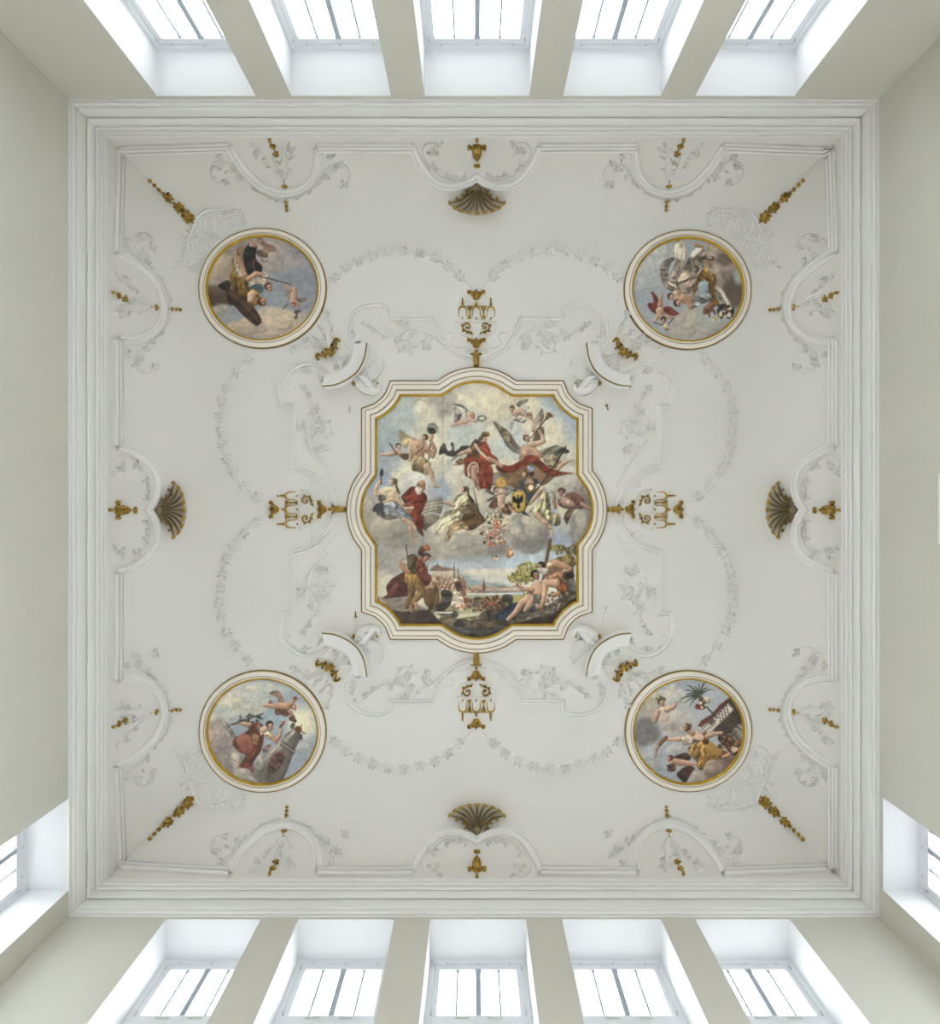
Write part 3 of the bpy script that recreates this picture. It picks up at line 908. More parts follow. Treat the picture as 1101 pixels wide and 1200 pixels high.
# ================================================================ white leaf garlands and foliage
GAR_TOP = [(553, 339), (545, 330), (537.5, 324), (524.7, 311.8), (509.7, 302.6), (491, 297), (472, 294.2), (454, 294.6), (437, 299.6), (419.8, 306.6), (405.4, 314.4), (392.7, 325.5), (386, 334)]
GAR_LEFT = [(318, 594), (307, 588), (299.5, 582.5), (286, 569.7), (274, 553.8), (265.6, 539), (261, 522), (259, 505), (257.5, 488), (260, 471), (266, 454), (277, 437.5), (291, 421), (300, 413)]
def garland(pts, T, label, first):
    root = thing('leaf_garland', label, 'garland', 'white leaf garlands', *T(*pts[len(pts) // 2]))
    sp = smooth(pts, 5)
    rel_part('stem', 'stucco', root, T, lambda r: r.tube(sp, 0.55, 0.02))
    for i in range(first, len(pts) - 1):
        x, y = pts[i]
        a = atan2(pts[i + 1][1] - pts[i - 1][1], pts[i + 1][0] - pts[i - 1][0])
        def fn(r):
            r.flower(x, y, 3.6, 0.065, 5)
            for k in (-1, 1):
                r.leaf(x + 1.6 * cos(a), y + 1.6 * sin(a), a + k * (1.0 + 0.3 * random.random()), 6.4, 2.8, 0.048)
                r.leaf(x, y, a + k * (1.9 + 0.3 * random.random()), 6.2, 2.8, 0.048)
                r.bead(x - 4.6 * cos(a + k * 0.75), y - 4.6 * sin(a + k * 0.75), 1.5, h=0.045, n=7)
            r.leaf(x - 2 * cos(a), y - 2 * sin(a), a + pi + 0.5, 5.6, 2.8, 0.03)
        rel_part('flower_cluster', 'stucco', root, T, fn)
for q_ in ROUND:
    v_ = 'upper' if q_[1] < 0 else 'lower'
    other = {(-1, -1): (1, -1), (1, -1): (-1, -1), (-1, 1): (1, 1), (1, 1): (-1, 1)}[q_]
    garland(GAR_TOP, quad(*q_), 'white leaf garland from the %s roundel to the gilt canopy facing the %s roundel' % (ROUND[q_], ROUND[other]), 2)
    other = {(-1, -1): (-1, 1), (1, -1): (1, 1), (-1, 1): (-1, -1), (1, 1): (1, -1)}[q_]
    garland(GAR_LEFT, quad(*q_), 'white leaf garland from the %s roundel to the gilt canopy facing the %s roundel' % (ROUND[q_], ROUND[other]), 2)

def foliage(name, label, group, at, T, stems=(), curls=(), leaves=(), flowers=(), cat='relief'):
    root = thing(name, label, cat, group, *T(*at))
    if stems:
        def st(r):
            for p, w in stems: r.tube(smooth(p, 5), w, 0.036, w * 0.6, 0.024)
            for c_ in curls: r.curl(*c_[:4], turns=c_[4], w=c_[5], h=0.03, sign=c_[6])
        rel_part('stem', 'stucco', root, T, st)
    if leaves:
        def lf(r):
            for x, y, a, L, W in leaves: r.leaf(x, y, a, L, W, 0.045, bend=random.uniform(-0.5, 0.5))
        o = rel_part('leaf_work', 'stucco', root, T, lf)
        o['kind'] = 'stuff'
    for x, y, R in flowers:
        def fl_(r):
            r.flower(x, y, R, 0.06)
            for k in range(3):
                a = random.random() * 6.28
                r.leaf(x + 0.5 * R * cos(a), y + 0.5 * R * sin(a), a, R * 1.25, R * 0.7, 0.045)
        rel_part('flower', 'stucco', root, T, fl_)
    return root

# acanthus scrolls beside the frame
def acanthus(qx, qy, turned):
    if not turned:
        T = quad(qx, qy)
        lab = {(-1, -1): (1, -1), (1, -1): (-1, -1), (-1, 1): (1, 1), (1, 1): (-1, 1)}[(qx, qy)]
    else:
        L = side_tf('left' if qx < 0 else 'right', 14.3, 13.0)
        T = (lambda x, y: L(x, y)) if qy < 0 else (lambda x, y: L(2 * MX - x, y))
        lab = {(-1, -1): (-1, 1), (1, -1): (1, 1), (-1, 1): (-1, -1), (1, 1): (1, -1)}[(qx, qy)]
    foliage('acanthus_scroll', 'white acanthus spiral beside the large frame, near the %s roundel, towards the %s roundel' % (ROUND[(qx, qy)], ROUND[lab]), 'acanthus scrolls beside the large frame', (476, 400), T,
        stems=[([(545, 419), (531, 412), (516.7, 402.4), (507, 393), (497, 388.5), (486, 386.2), (476, 388), (466.5, 394), (465, 403), (470, 411), (478, 413), (485, 408)], 1.3),
               ([(487, 386.4), (477, 384), (472, 379.5), (475, 375.4)], 0.9), ([(466, 393), (455, 394), (446, 391), (438, 384.5), (428, 379.5)], 0.8)],
        curls=[(476, 402.4, 6.2, 0.6, 1.1, 0.9, -1), (496, 402, 3.6, 3.4, 1.0, 0.8, 1)],
        leaves=[(516, 401, 3.5, 7, 4), (508, 394, 2.4, 8, 4.5), (500, 390, 1.9, 10, 5), (492, 387, -2.0, 7, 4), (480, 386.5, -1.9, 8, 4.5), (473, 390, 2.2, 7, 4), (467, 398, 3.0, 6, 4), (470, 409, 2.4, 6, 3.6), (480, 412, 1.0, 6, 3.6),
                (485, 406, 0.2, 5, 3.2), (447, 391.5, -2.6, 8, 3.5), (440, 387, 2.6, 6, 3.2), (430, 380, -2.6, 7, 3.2), (452, 394, 2.2, 6, 3.5), (524, 407, 3.0, 6, 3.5), (476, 378, -1.2, 6, 3.6), (497, 405, 1.2, 6, 3.6), (471, 381, 3.2, 6, 3.5),
                (505.4, 406.2, 2.0, 5, 3.2), (459, 391, -1.6, 6, 3.4), (434, 383.5, 1.6, 5, 3)],
        flowers=[(476, 402.4, 4.4), (473.5, 378, 3.6), (453.5, 392.6, 4.2), (499.6, 404.6, 3.8), (428.5, 380, 2.8), (482, 390.5, 3.6), (466.5, 399, 3.0)])
for q_ in ROUND:
    acanthus(*q_, False)
    acanthus(*q_, True)

# small tufts inside the lobes of the band
def lobe_tuft(qx, qy, turned):
    T = quad(qx, qy)
    n = 'upright' if not turned else 'lying'
    if not turned:
        at = (412, 392); lv = [(409.6, 389, -1.2, 8, 3.4), (412, 396, -0.6, 7, 3.4), (416, 402, -0.2, 7, 3.4), (410.5, 383, -0.4, 5, 3), (420, 406, 0.4, 6, 3), (414, 376, -0.6, 5, 3)]
        fl = [(411.4, 388, 2.8), (419, 404.6, 2.6)]
        side = 'above' if qy < 0 else 'below'
    else:
        at = (358, 434); lv = [(352, 434.6, -0.3, 8, 3.4), (359, 434, 0.3, 7, 3.4), (372, 438.5, 0.9, 7, 3.4), (346, 436, 2.6, 5, 3), (378, 446, 0.4, 6, 3), (340, 447, 2.0, 5, 3)]
        fl = [(356.6, 434.4, 2.8), (376.6, 445.4, 2.6)]
    nb = {(-1, -1): (1, -1), (1, -1): (-1, -1), (-1, 1): (1, 1), (1, 1): (-1, 1)} if not turned else {(-1, -1): (-1, 1), (1, -1): (1, 1), (-1, 1): (-1, -1), (1, 1): (1, -1)}
    foliage('leaf_tuft', 'small white leaf tuft in the band lobe by the %s roundel, towards the %s roundel' % (ROUND[(qx, qy)], ROUND[nb[(qx, qy)]]), 'leaf tufts in the band lobes', at, T, leaves=lv, flowers=fl)
for q_ in ROUND:
    lobe_tuft(*q_, False); lobe_tuft(*q_, True)

# leaf sprays between clasp and roundel
def spray(qx, qy):
    T = quad(qx, qy)
    o = (385, 411)
    st, lv = [], []
    for ex, ey, bx, by in ((383, 369, 391, 388), (390, 380, 391, 396), (376, 383, 383, 395), (365, 392, 375, 399), (357, 399, 372, 402), (345, 408, 366, 404)):
        st.append(([o, (bx, by), (ex, ey)], 0.9))
        for t in (0.4, 0.6, 0.8, 0.95):
            x, y = o[0] + (ex - o[0]) * t + (bx - (o[0] + ex) / 2) * 2 * t * (1 - t), o[1] + (ey - o[1]) * t + (by - (o[1] + ey) / 2) * 2 * t * (1 - t)
            a = atan2(ey - by, ex - bx)
            lv.append((x, y, a + random.choice((-1, 1)) * random.uniform(0.3, 1.0), 5, 2.6))
    for ex, ey in ((402, 425), (407, 417), (399, 435), (409, 424), (392, 429)):
        st.append(([(391, 415), ((391 + ex) / 2 + 1, (415 + ey) / 2), (ex, ey)], 0.7))
        lv += [(ex, ey, 0.7 + k, 5, 3) for k in (-0.8, 0, 0.8)]
    foliage('leaf_spray', 'white stucco leaf spray fanning behind the gilt clasp of the %s roundel' % ROUND[(qx, qy)], 'leaf sprays behind the gilt clasps', (375, 398), T, stems=st, curls=[(383.5, 366.5, 3.6, 1.5, 1.1, 0.8, 1), (342, 411.5, 3.6, -0.4, 1.1, 0.8, 1)], leaves=lv,
        flowers=[(382, 368, 2.8), (343.6, 411, 2.8), (376, 384, 2.4), (358.4, 399.6, 2.6)])
for q_ in ROUND: spray(*q_)

# rocaille cartouches on the outer side of each roundel
def cartouche(qx, qy):
    T = quad(qx, qy)
    root = thing('rocaille_cartouche', 'white stucco rocaille cartouche with wavy ribs on the outer rim of the %s roundel' % ROUND[(qx, qy)], 'relief', 'rocaille cartouches', *T(232, 268))
    cx, cy = 307, 337.3
    N = 19
    def prof(t):                         # outer radius over the fan
        return 93 + 15 * sin(pi * t) ** 0.8 + 3.0 * sin(t * 4 * pi + 0.6)
    for i in range(N):
        t = (i + 0.5) / N
        a = math.radians(198 + 58 * t)
        R = prof(t)
        pts = []
        for k in range(9):
            q = k / 8
            rr = 77 + (R - 77) * q
            aa = a + 0.045 * sin(q * 7 + i * 0.9) * (0.4 + q)
            pts.append((cx + rr * cos(aa), cy + rr * sin(aa)))
        rel_part('rib', 'stucco', root, T, lambda r: r.tube(pts, 0.9, 0.022, 1.35, 0.034))
    rim = [(cx + (prof(t) + 1.5) * cos(math.radians(198 + 58 * t)), cy + (prof(t) + 1.5) * sin(math.radians(198 + 58 * t))) for t in [k / 30 for k in range(31)]]
    rel_part('rim', 'stucco', root, T, lambda r: r.tube(rim, 1.2, 0.034))
    def end_a(r):
        r.tube(smooth([(216.5, 277), (220, 284), (219, 294), (215.5, 302), (216.6, 311), (222, 317.8), (230, 320.4), (236, 317)], 5), 1.5, 0.04, 1.3, 0.035)
        r.curl(231.5, 311.8, 4.6, 1.5, 1.2, 1.0, 0.035, -1)
        r.curl(208.8, 307.6, 2.8, 0.2, 1.1, 0.9, 0.03, 1)
        r.tube(smooth([(217.5, 312), (213, 307), (210, 304.5)], 4), 0.9, 0.03)
        r.tube(smooth([(236, 296), (238.5, 294.6), (243, 296), (247, 291.5)], 4), 1.0, 0.03)
        for x, y, a in ((214.6, 276.6, 3.6), (206, 312, 2.6), (221, 272, 3.9)): r.leaf(x, y, a, 5, 3, 0.03)
    def end_b(r):
        r.tube(smooth([(254, 252), (262, 254), (270, 251.6), (278, 251.8), (286, 256), (290, 263)], 5), 1.4, 0.04, 1.2, 0.03)
        r.curl(276, 246.4, 3.0, 1.6, 1.1, 0.9, 0.03, -1)
        r.curl(286.4, 262, 3.4, -0.4, 1.1, 0.9, 0.03, 1)
        for x, y, a in ((247, 249, -1.8), (268, 250, -1.2)): r.leaf(x, y, a, 5, 3, 0.03)
    rel_part('scroll', 'stucco', root, T, end_a)
    rel_part('scroll', 'stucco', root, T, end_b)
for q_ in ROUND: cartouche(*q_)

# foliage at the cove arches
def arch_foliage(side, end):
    T1 = side_tf(side, 5.0, 12.0)
    T2 = side_tf(side, 4.0, 12.0, 4.2)
    TP = (lambda x, y: T2(x, y)) if end == 0 else (lambda x, y: T2(2 * MX - x, y))
    T = (lambda x, y: T1(x, y)) if end == 0 else (lambda x, y: T1(2 * MX - x, y))
    e = ENDS[side]
    a, b = ROUND[e[end]], ROUND[e[1 - end]]
    # vine that follows the outside of the arch, curling at both ends
    lv = []
    fr = smooth([(287, 209), (300, 222), (313, 230), (324, 233.4), (335, 234), (347, 231.4), (358, 226.6), (368, 218), (376, 208)], 3)
    for i, (x, y) in enumerate(fr):
        if i % 2 == 0:
            d = atan2(y - 190, x - 330)
            lv.append((x, y, d + random.choice((-1.25, 1.25)) + random.uniform(-0.3, 0.3), 6, 3.4))
    lv += [(262, 186, -2.2, 6, 3.4), (250, 194, 2.0, 7, 3.5), (252, 205, 1.8, 6, 3.4), (263, 212, 0.8, 7, 3.5), (272, 193, -1.2, 6, 3.2), (279, 204, 2.2, 7, 3.6), (268, 200, 2.6, 6, 3.4),
           (388, 184, -1.4, 6, 3.4), (394, 197, 2.6, 6, 3.4), (383, 205, 3.0, 7, 3.6), (404, 214, 1.0, 7, 3.6), (399, 192, -0.8, 6, 3.2), (376, 212, 2.0, 6, 3.4), (402, 218, 2.4, 5, 3)]
    foliage('arch_vine', 'white vine along the arch beside the %s roundel, towards the %s roundel' % (a, b), 'vines along the cove arches', (330, 232), T,
        stems=[([(300, 221), (287, 208), (276, 197), (266, 190), (256, 188.4), (248, 193), (246.6, 203), (251, 212), (260, 215)], 1.0), (fr[::2], 0.8),
               ([(370, 215), (377, 205.6), (385, 195), (394, 191), (403, 193), (409, 200), (410, 209), (405, 216)], 1.0)],
        leaves=lv, flowers=[(254, 196.4, 3.4), (256.4, 182.6, 3.0), (262, 213, 3.4), (273, 196.6, 2.8), (279.6, 207, 3.2), (388, 183.4, 3.2), (392, 198, 3.2), (398, 194.6, 2.8), (403, 215.6, 3.4), (382, 207, 3.4)])
    # plume within the arch, behind the gilt pendant
    foliage('arch_plume', 'white plume inside the arch beside the %s roundel, towards the %s roundel' % (a, b), 'plumes inside the cove arches', (324, 196), TP,
        stems=[([(331, 210), (322, 202), (316, 190), (308, 178), (297.5, 168.4)], 1.1), ([(331, 210), (327, 204), (322.4, 194), (318, 182)], 0.9), ([(334, 211), (337.6, 203), (337, 191), (335, 180), (336, 169)], 1.0),
               ([(331.5, 211), (325, 207), (320.5, 200)], 0.8), ([(334, 180), (339, 173), (344, 174), (343.6, 180)], 0.9), ([(305, 176), (299, 176), (297.4, 181), (302, 183)], 0.9)],
        curls=[(328, 202, 4.0, 1.2, 1.2, 0.8, -1)],
        leaves=[(318, 195, 3.0, 6, 3), (312, 184, 2.6, 6, 3.2), (304, 175, -2.2, 7, 3.2), (298, 169, 3.6, 6, 3), (337, 197, 0.4, 6, 3), (337, 186, -0.4, 6, 3), (336, 172, -1.2, 7, 3.2), (341, 174, -0.2, 6, 3), (326, 196, -1.4, 8, 3.2), (329, 190, -1.2, 7, 3),
                (313, 190, 2.0, 5, 3), (302, 181, 2.0, 5, 3), (343, 180, 1.4, 5, 3), (332, 178, -2.0, 6, 3)],
        flowers=[(300.6, 178.6, 2.6), (341.6, 177, 2.6), (326, 192, 2.6)])
for s_ in SIDES:
    for e_ in (0, 1): arch_foliage(s_, e_)

# foliage within the double arch above each shell
def ogee_spray(side, k):
    T0 = side_tf(side, 4.0)
    T = (lambda x, y: T0(x, y)) if k < 0 else (lambda x, y: T0(2 * MX - x, y))
    e = ENDS[side]
    near = ROUND[e[0 if k < 0 else 1]]
    far = ROUND[e[1 if k < 0 else 0]]
    foliage('ogee_spray', 'white leaf scroll over the shell, nearer the %s roundel, facing the %s roundel' % (near, far), 'leaf scrolls inside the double arches', (505, 190), T,
        stems=[([(548, 208), (538, 211.5), (526, 211), (514, 205), (503, 194), (496, 184), (495, 174), (500, 167.6), (508, 166.6), (513, 171), (510, 176)], 0.8)],
        leaves=[(508, 171, 2.2, 7, 3.4), (512, 176, 1.2, 7, 3.2), (500, 178, 0.2, 5, 3), (505, 194, -0.8, 7, 3.4), (508, 198, 0.2, 6, 3), (523, 206, -1.2, 6, 3.2), (527, 208, -0.2, 6, 3.2), (546, 207, -1.8, 6, 3), (537, 210, -2.2, 6, 3), (515, 168, -0.6, 5, 3)],
        flowers=[(508, 178, 3.2), (505.6, 195.6, 3.2), (524, 207, 3.0), (513, 170, 2.6), (542, 208.6, 2.4)])
for s_ in SIDES:
    for k_ in (-1, 1): ogee_spray(s_, k_)

# low ledge far down the wall, only its upper edge in view
lb = Boxes(); lb.box((XR - 0.045, -0.38, 5.52 + Z0), (XR + 0.01, 0.35, 5.685 + Z0)); lb.box((XR - 0.03, -0.36, 5.44 + Z0), (XR + 0.01, 0.33, 5.52 + Z0))
tag(lb.build('trim_10', M['cornice']), 'short white ledge low on the wall with the dim corner window', kind='structure')

# ================================================================ the five ceiling paintings
class Canvas:
    """brush work kept as an array of pigment colours (display values 0..255); q cells per plan unit"""
    def __init__(s, x0, y0, x1, y1, base, q=2.0, seed=3):
        s.x0, s.y0, s.q = x0, y0, q
        s.h, s.w = int((y1 - y0) * q), int((x1 - x0) * q)
        s.rng = np.random.default_rng(seed)
        s.a = np.zeros((s.h, s.w, 3)) + np.array(base, float)
        yy, xx = np.mgrid[0:s.h, 0:s.w]
        s.X, s.Y = xx + 0.5, yy + 0.5
        s.n1 = s.noise(60, 5)
        s.n2 = s.noise(14, 4)
        s.big = s.noise(120, 3)
        s.view(x0, y0, 1.0)
    def noise(s, cell, octs):
        out = np.zeros((s.h, s.w)); amp = 1.0; tot = 0
        for _ in range(octs):
            gh, gw = int(s.h / cell) + 3, int(s.w / cell) + 3
            g = s.rng.random((gh, gw))
            y, x = np.arange(s.h) / cell, np.arange(s.w) / cell
            yi, xi = y.astype(int), x.astype(int)
            fy, fx = y - yi, x - xi
            fy, fx = fy * fy * (3 - 2 * fy), fx * fx * (3 - 2 * fx)
            A = g[yi][:, xi] * (1 - fx) + g[yi][:, xi + 1] * fx
            B = g[yi + 1][:, xi] * (1 - fx) + g[yi + 1][:, xi + 1] * fx
            out += amp * (A * (1 - fy)[:, None] + B * fy[:, None]); tot += amp
            amp *= 0.55; cell = max(1.5, cell / 2)
        return out / tot - 0.5
    def streak(s, u, v):
        """smooth lattice noise in -0.5..0.5, sampled anywhere"""
        if not hasattr(s, 'lat'): s.lat = np.random.default_rng(99).random((256, 256)) - 0.5
        ui, vi = np.floor(u).astype(int), np.floor(v).astype(int)
        fu, fv = u - ui, v - vi
        fu, fv = fu * fu * (3 - 2 * fu), fv * fv * (3 - 2 * fv)
        L = lambda i, j: s.lat[i % 256, j % 256]
        return (L(ui, vi) * (1 - fu) + L(ui + 1, vi) * fu) * (1 - fv) + (L(ui, vi + 1) * (1 - fu) + L(ui + 1, vi + 1) * fu) * fv
    def view(s, ox, oy, k): s.o, s.k = (ox, oy), k
    def m(s, p): return ((s.o[0] + p[0] / s.k - s.x0) * s.q, (s.o[1] + p[1] / s.k - s.y0) * s.q)
    def _box(s, x0, y0, x1, y1, pad):
        a, b = max(0, int(x0 - pad)), min(s.w, int(x1 + pad) + 1)
        c, d = max(0, int(y0 - pad)), min(s.h, int(y1 + pad) + 1)
        return (slice(c, d), slice(a, b)) if b > a and d > c else None
    def _mix(s, B, al, col):
        al = np.clip(al, 0, 1)[..., None]
        s.a[B] = s.a[B] * (1 - al) + col * al
    def poly(s, pts, c1, c2=None, ang=60, soft=0.8, a=1.0, fold=0.10, fa=None, curve=True):
        """filled shape; c1 on the lit side (direction ang, degrees, picture sense), c2 on the far side; fold = brushed folds along fa"""
        P = [s.m(p) for p in pts]
        if curve: P = smooth(P, 4, True)
        P = np.array(P)
        so = soft * s.q
        B = s._box(P[:, 0].min(), P[:, 1].min(), P[:, 0].max(), P[:, 1].max(), so + 1)
        if B is None: return
        X, Y = s.X[B], s.Y[B]
        ins = np.zeros(X.shape, bool); dmin = np.full(X.shape, 1e9)
        for i in range(len(P)):
            x1, y1 = P[i]; x2, y2 = P[(i + 1) % len(P)]
            if y1 != y2:
                c = ((y1 > Y) != (y2 > Y)) & (X < (x2 - x1) * (Y - y1) / (y2 - y1) + x1)
                ins ^= c
            dx, dy = x2 - x1, y2 - y1
            l2 = dx * dx + dy * dy + 1e-9
            t = np.clip(((X - x1) * dx + (Y - y1) * dy) / l2, 0, 1)
            dmin = np.minimum(dmin, (X - x1 - t * dx) ** 2 + (Y - y1 - t * dy) ** 2)
        d = np.sqrt(dmin) * np.where(ins, 1, -1) + s.n2[B] * so * 1.2
        al = np.clip(d / so * 0.5 + 0.5, 0, 1) * a
        c1 = np.array(c1, float); c2 = c1 * 0.68 if c2 is None else np.array(c2, float)
        ca, sa = math.cos(math.radians(ang)), math.sin(math.radians(ang))
        u = (X * ca - Y * sa)
        u = (u - u.min()) / (np.ptp(u) + 1e-9)
        u = np.clip(u + s.n1[B] * 0.5, 0, 1)
        col = c2 + (c1 - c2) * u[..., None]
        if fold:
            f_ = math.radians(ang + 90 if fa is None else fa)
            v_ = X * math.sin(f_) + Y * math.cos(f_)
            w_ = X * math.cos(f_) - Y * math.sin(f_)
            wl_ = max(2.6, min(np.ptp(v_), 46) / 5.0)
            off = s.rng.random(2) * 200
            bend = 7 * s.n1[B]
            g = s.streak(v_ / wl_ + bend + off[0], w_ / (wl_ * 3.6) + off[1]) * 1.5 + s.streak(v_ / wl_ * 2.3 + bend, w_ / (wl_ * 1.8) + off[0]) * 0.7
            g = np.sign(g) * np.abs(g) ** 0.8 + s.n2[B] * 0.8
            col = col * (1 + fold * 1.7 * g)[..., None]
            if fold >= 0.15:
                e1 = s.streak(v_ / (wl_ * 0.8) + bend * 1.3 + off[1], w_ / (wl_ * 5.0) + off[0])
                e2 = s.streak(v_ / (wl_ * 1.3) - bend + off[0], w_ / (wl_ * 4.0) + off[1])
                col = col * (1 - 0.34 * np.exp(-(e1 / 0.05) ** 2) + 0.16 * np.exp(-((e1 - 0.13) / 0.06) ** 2) - 0.22 * np.exp(-(e2 / 0.04) ** 2))[..., None]
            if soft <= 1.0:
                col = col * (1 - 0.34 * np.exp(-np.maximum(d, 0) / (0.9 * s.q)) * (1.15 - u))[..., None]
        s._mix(B, al, col)
    def limb(s, pts, col, dark=None, light=(-0.6, -0.8), a=1.0):
        """tapered rounded stroke with body shading: points x, y, radius in view units"""
        P = [(*s.m(p), p[2] / s.k * s.q) for p in pts]
        xs, ys, rs = zip(*P)
        B = s._box(min(x - r for x, y, r in P), min(y - r for x, y, r in P), max(x + r for x, y, r in P), max(y + r for x, y, r in P), 2)
        if B is None: return
        X, Y = s.X[B], s.Y[B]
        best = np.full(X.shape, 1e9); sh = np.zeros(X.shape); R = np.ones(X.shape)
        for i in range(max(1, len(P) - 1)):
            x1, y1, r1 = P[i]; x2, y2, r2 = P[min(i + 1, len(P) - 1)]
            dx, dy = x2 - x1, y2 - y1
            l2 = dx * dx + dy * dy + 1e-9
            t = np.clip(((X - x1) * dx + (Y - y1) * dy) / l2, 0, 1)
            ex, ey = X - x1 - t * dx, Y - y1 - t * dy
            r = r1 + (r2 - r1) * t
            d = np.sqrt(ex * ex + ey * ey) / r
            k = d < best
            best = np.where(k, d, best); R = np.where(k, r, R)
            sh = np.where(k, (ex * light[0] + ey * light[1]) / r, sh)
        al = np.clip((1 - best) * R / (0.7 * s.q) + 0.5, 0, 1) * a
        col = np.array(col, float); dk = col * np.array([0.62, 0.55, 0.50]) if dark is None else np.array(dark, float)
        u = np.clip(0.66 + 0.62 * sh + s.n2[B] * 0.5 - 0.30 * np.clip(best, 0, 1) ** 4, 0, 1)
        s._mix(B, al, dk + (col - dk) * u[..., None])
    def blob(s, x, y, rx, ry, col, soft=0.5, a=1.0, rot=0, warp=0.0):
        cx, cy = s.m((x, y)); rx *= s.q / s.k; ry *= s.q / s.k
        R = max(rx, ry) * (1 + soft + warp)
        B = s._box(cx - R, cy - R, cx + R, cy + R, 2)
        if B is None: return
        X, Y = s.X[B] - cx, s.Y[B] - cy
        c, d = math.cos(math.radians(rot)), math.sin(math.radians(rot))
        e = np.sqrt(((X * c + Y * d) / rx) ** 2 + ((-X * d + Y * c) / ry) ** 2) + warp * 1.6 * s.n1[B] + warp * 0.7 * s.n2[B]
        al = np.clip((1 + soft * 0.5 - e) / max(soft, 1.0 / max(rx, ry)), 0, 1)
        al = al * al * (3 - 2 * al) * a
        s._mix(B, al, np.array(col, float) * (1 + 0.10 * s.n2[B])[..., None])
    def cloud(s, x, y, rx, ry, light, dark, a=0.95, warp=0.5, lx=-0.45, ly=-0.6):
        """puffed cloud: rounded billows, lit from the upper left"""
        s.blob(x, y, rx, ry, [0.55 * d + 0.45 * l for l, d in zip(light, dark)], 0.45, a, warp=warp)
        s.blob(x - lx * rx * 0.3, y - ly * ry * 0.35, rx * 0.8, ry * 0.75, dark, 0.8, a * 0.8, warp=warp)
        n = 13
        for i in range(n):
            t = s.rng.random() * 6.28; q = 0.15 + 0.6 * s.rng.random()
            bx, by = x + rx * q * math.cos(t), y + ry * q * math.sin(t)
            br = (0.2 + 0.2 * s.rng.random())
            w = 0.5 + 0.5 * ((math.cos(t) * lx + math.sin(t) * ly)) * (0.5 + q)
            w = max(0.0, min(1.0, w + 0.1))
            c = [d + (l - d) * w for l, d in zip(light, dark)]
            s.blob(bx - lx * rx * br * 0.3, by - ly * ry * br * 0.3, rx * br, ry * br * 1.1, [v * 0.86 for v in c], 0.5, a * 0.6, warp=warp)
            s.blob(bx + lx * rx * br * 0.2, by + ly * ry * br * 0.2, rx * br * 0.85, ry * br * 0.85, [min(250, v * 1.03) for v in c], 0.38, a * 0.65, warp=warp * 1.15)
    def line(s, pts, w, col, w1=None, a=1.0, curve=True):
        w1 = w if w1 is None else w1
        p = smooth(pts, 4) if curve and len(pts) > 2 else list(pts)
        n = len(p)
        s.limb([(x, y, (w + (w1 - w) * i / max(1, n - 1)) / 2) for i, (x, y) in enumerate(p)], col, [c * 0.8 for c in col], a=a)
    def head(s, x, y, r, hair, face=(205, 165, 138), turn=0, tilt=0):
        """head with hair, shaded face, eyes, nose and mouth; turn: direction the face looks, degrees"""
        c, d = math.cos(math.radians(turn)), math.sin(math.radians(turn))
        r = r * 0.88
        s.limb([(x - 0.16 * r * c, y - 0.16 * r * d - 0.16 * r, r * 0.94)], hair)
        fx, fy = x + 0.30 * r * c, y + 0.30 * r * d + 0.12 * r
        s.limb([(fx - 0.05 * r, fy - 0.2 * r, r * 0.68), (fx + 0.1 * r * c, fy + 0.42 * r, r * 0.46)], face)
        e = [v * 0.42 for v in face]
        for k in (-0.34, 0.22):
            s.blob(fx + k * r + 0.16 * r * c, fy - 0.06 * r, r * 0.15, r * 0.09, e, 0.6, 0.8)
        s.line([(fx + 0.12 * r * c, fy - 0.1 * r), (fx + 0.2 * r * c, fy + 0.22 * r)], r * 0.13, [v * 0.8 for v in face], a=0.8)
        s.blob(fx + 0.14 * r * c, fy + 0.5 * r, r * 0.2, r * 0.07, (150, 80, 68), 0.6, 0.8)
        s.blob(fx - 0.36 * r * c, fy + 0.22 * r, r * 0.2, r * 0.16, (205, 140, 118), 0.9, 0.5)
    def dabs(s, n, x0, y0, x1, y1, r0, r1, cols, a=0.9):
        for _ in range(n):
            t, q = 6.283 * s.rng.random(), 0.56 * s.rng.random() ** 0.55
            x, y = (x0 + x1) / 2 + (x1 - x0) * q * math.cos(t), (y0 + y1) / 2 + (y1 - y0) * q * math.sin(t)
            c = cols[int(s.rng.random() * len(cols))]
            r = r0 + (r1 - r0) * s.rng.random()
            s.blob(x, y, r, r * (0.5 + 0.5 * s.rng.random()), c, 0.4, a, rot=180 * s.rng.random())
    def finish(s, grain=0.05):
        lum = s.a @ np.array([0.3, 0.59, 0.11])
        s.a = lum[..., None] + (s.a - lum[..., None]) * 0.80
        fine = s.noise(2.6, 2); mid = s.noise(6, 3)
        s.a = s.a * (1 + 0.12 * fine + 0.09 * mid)[..., None]
        l2 = s.a @ np.array([0.3, 0.59, 0.11])
        s.a = s.a * (np.clip(np.where(l2 > 110, 143 + (l2 - 150) * 1.2, 95 - (110 - l2) * 0.82), 10, 250) / np.maximum(l2, 1))[..., None]
        s.a = s.a * np.array([1.0, 0.985, 0.955])
        g = 1 + grain * 2 * s.n2 + 0.05 * s.big
        g2 = 1 + 0.03 * (s.rng.random((s.h, s.w)) - 0.5) * 2
        s.a = np.clip(s.a * (g * g2)[..., None], 4, 250)
    def sample(s, px, py):
        x, y = np.clip((px - s.x0) * s.q - 0.5, 0, s.w - 1.001), np.clip((py - s.y0) * s.q - 0.5, 0, s.h - 1.001)
        xi, yi = x.astype(int), y.astype(int)
        fx, fy = (x - xi)[:, None], (y - yi)[:, None]
        a = s.a
        return (a[yi, xi] * (1 - fx) + a[yi, xi + 1] * fx) * (1 - fy) + (a[yi + 1, xi] * (1 - fx) + a[yi + 1, xi + 1] * fx) * fy

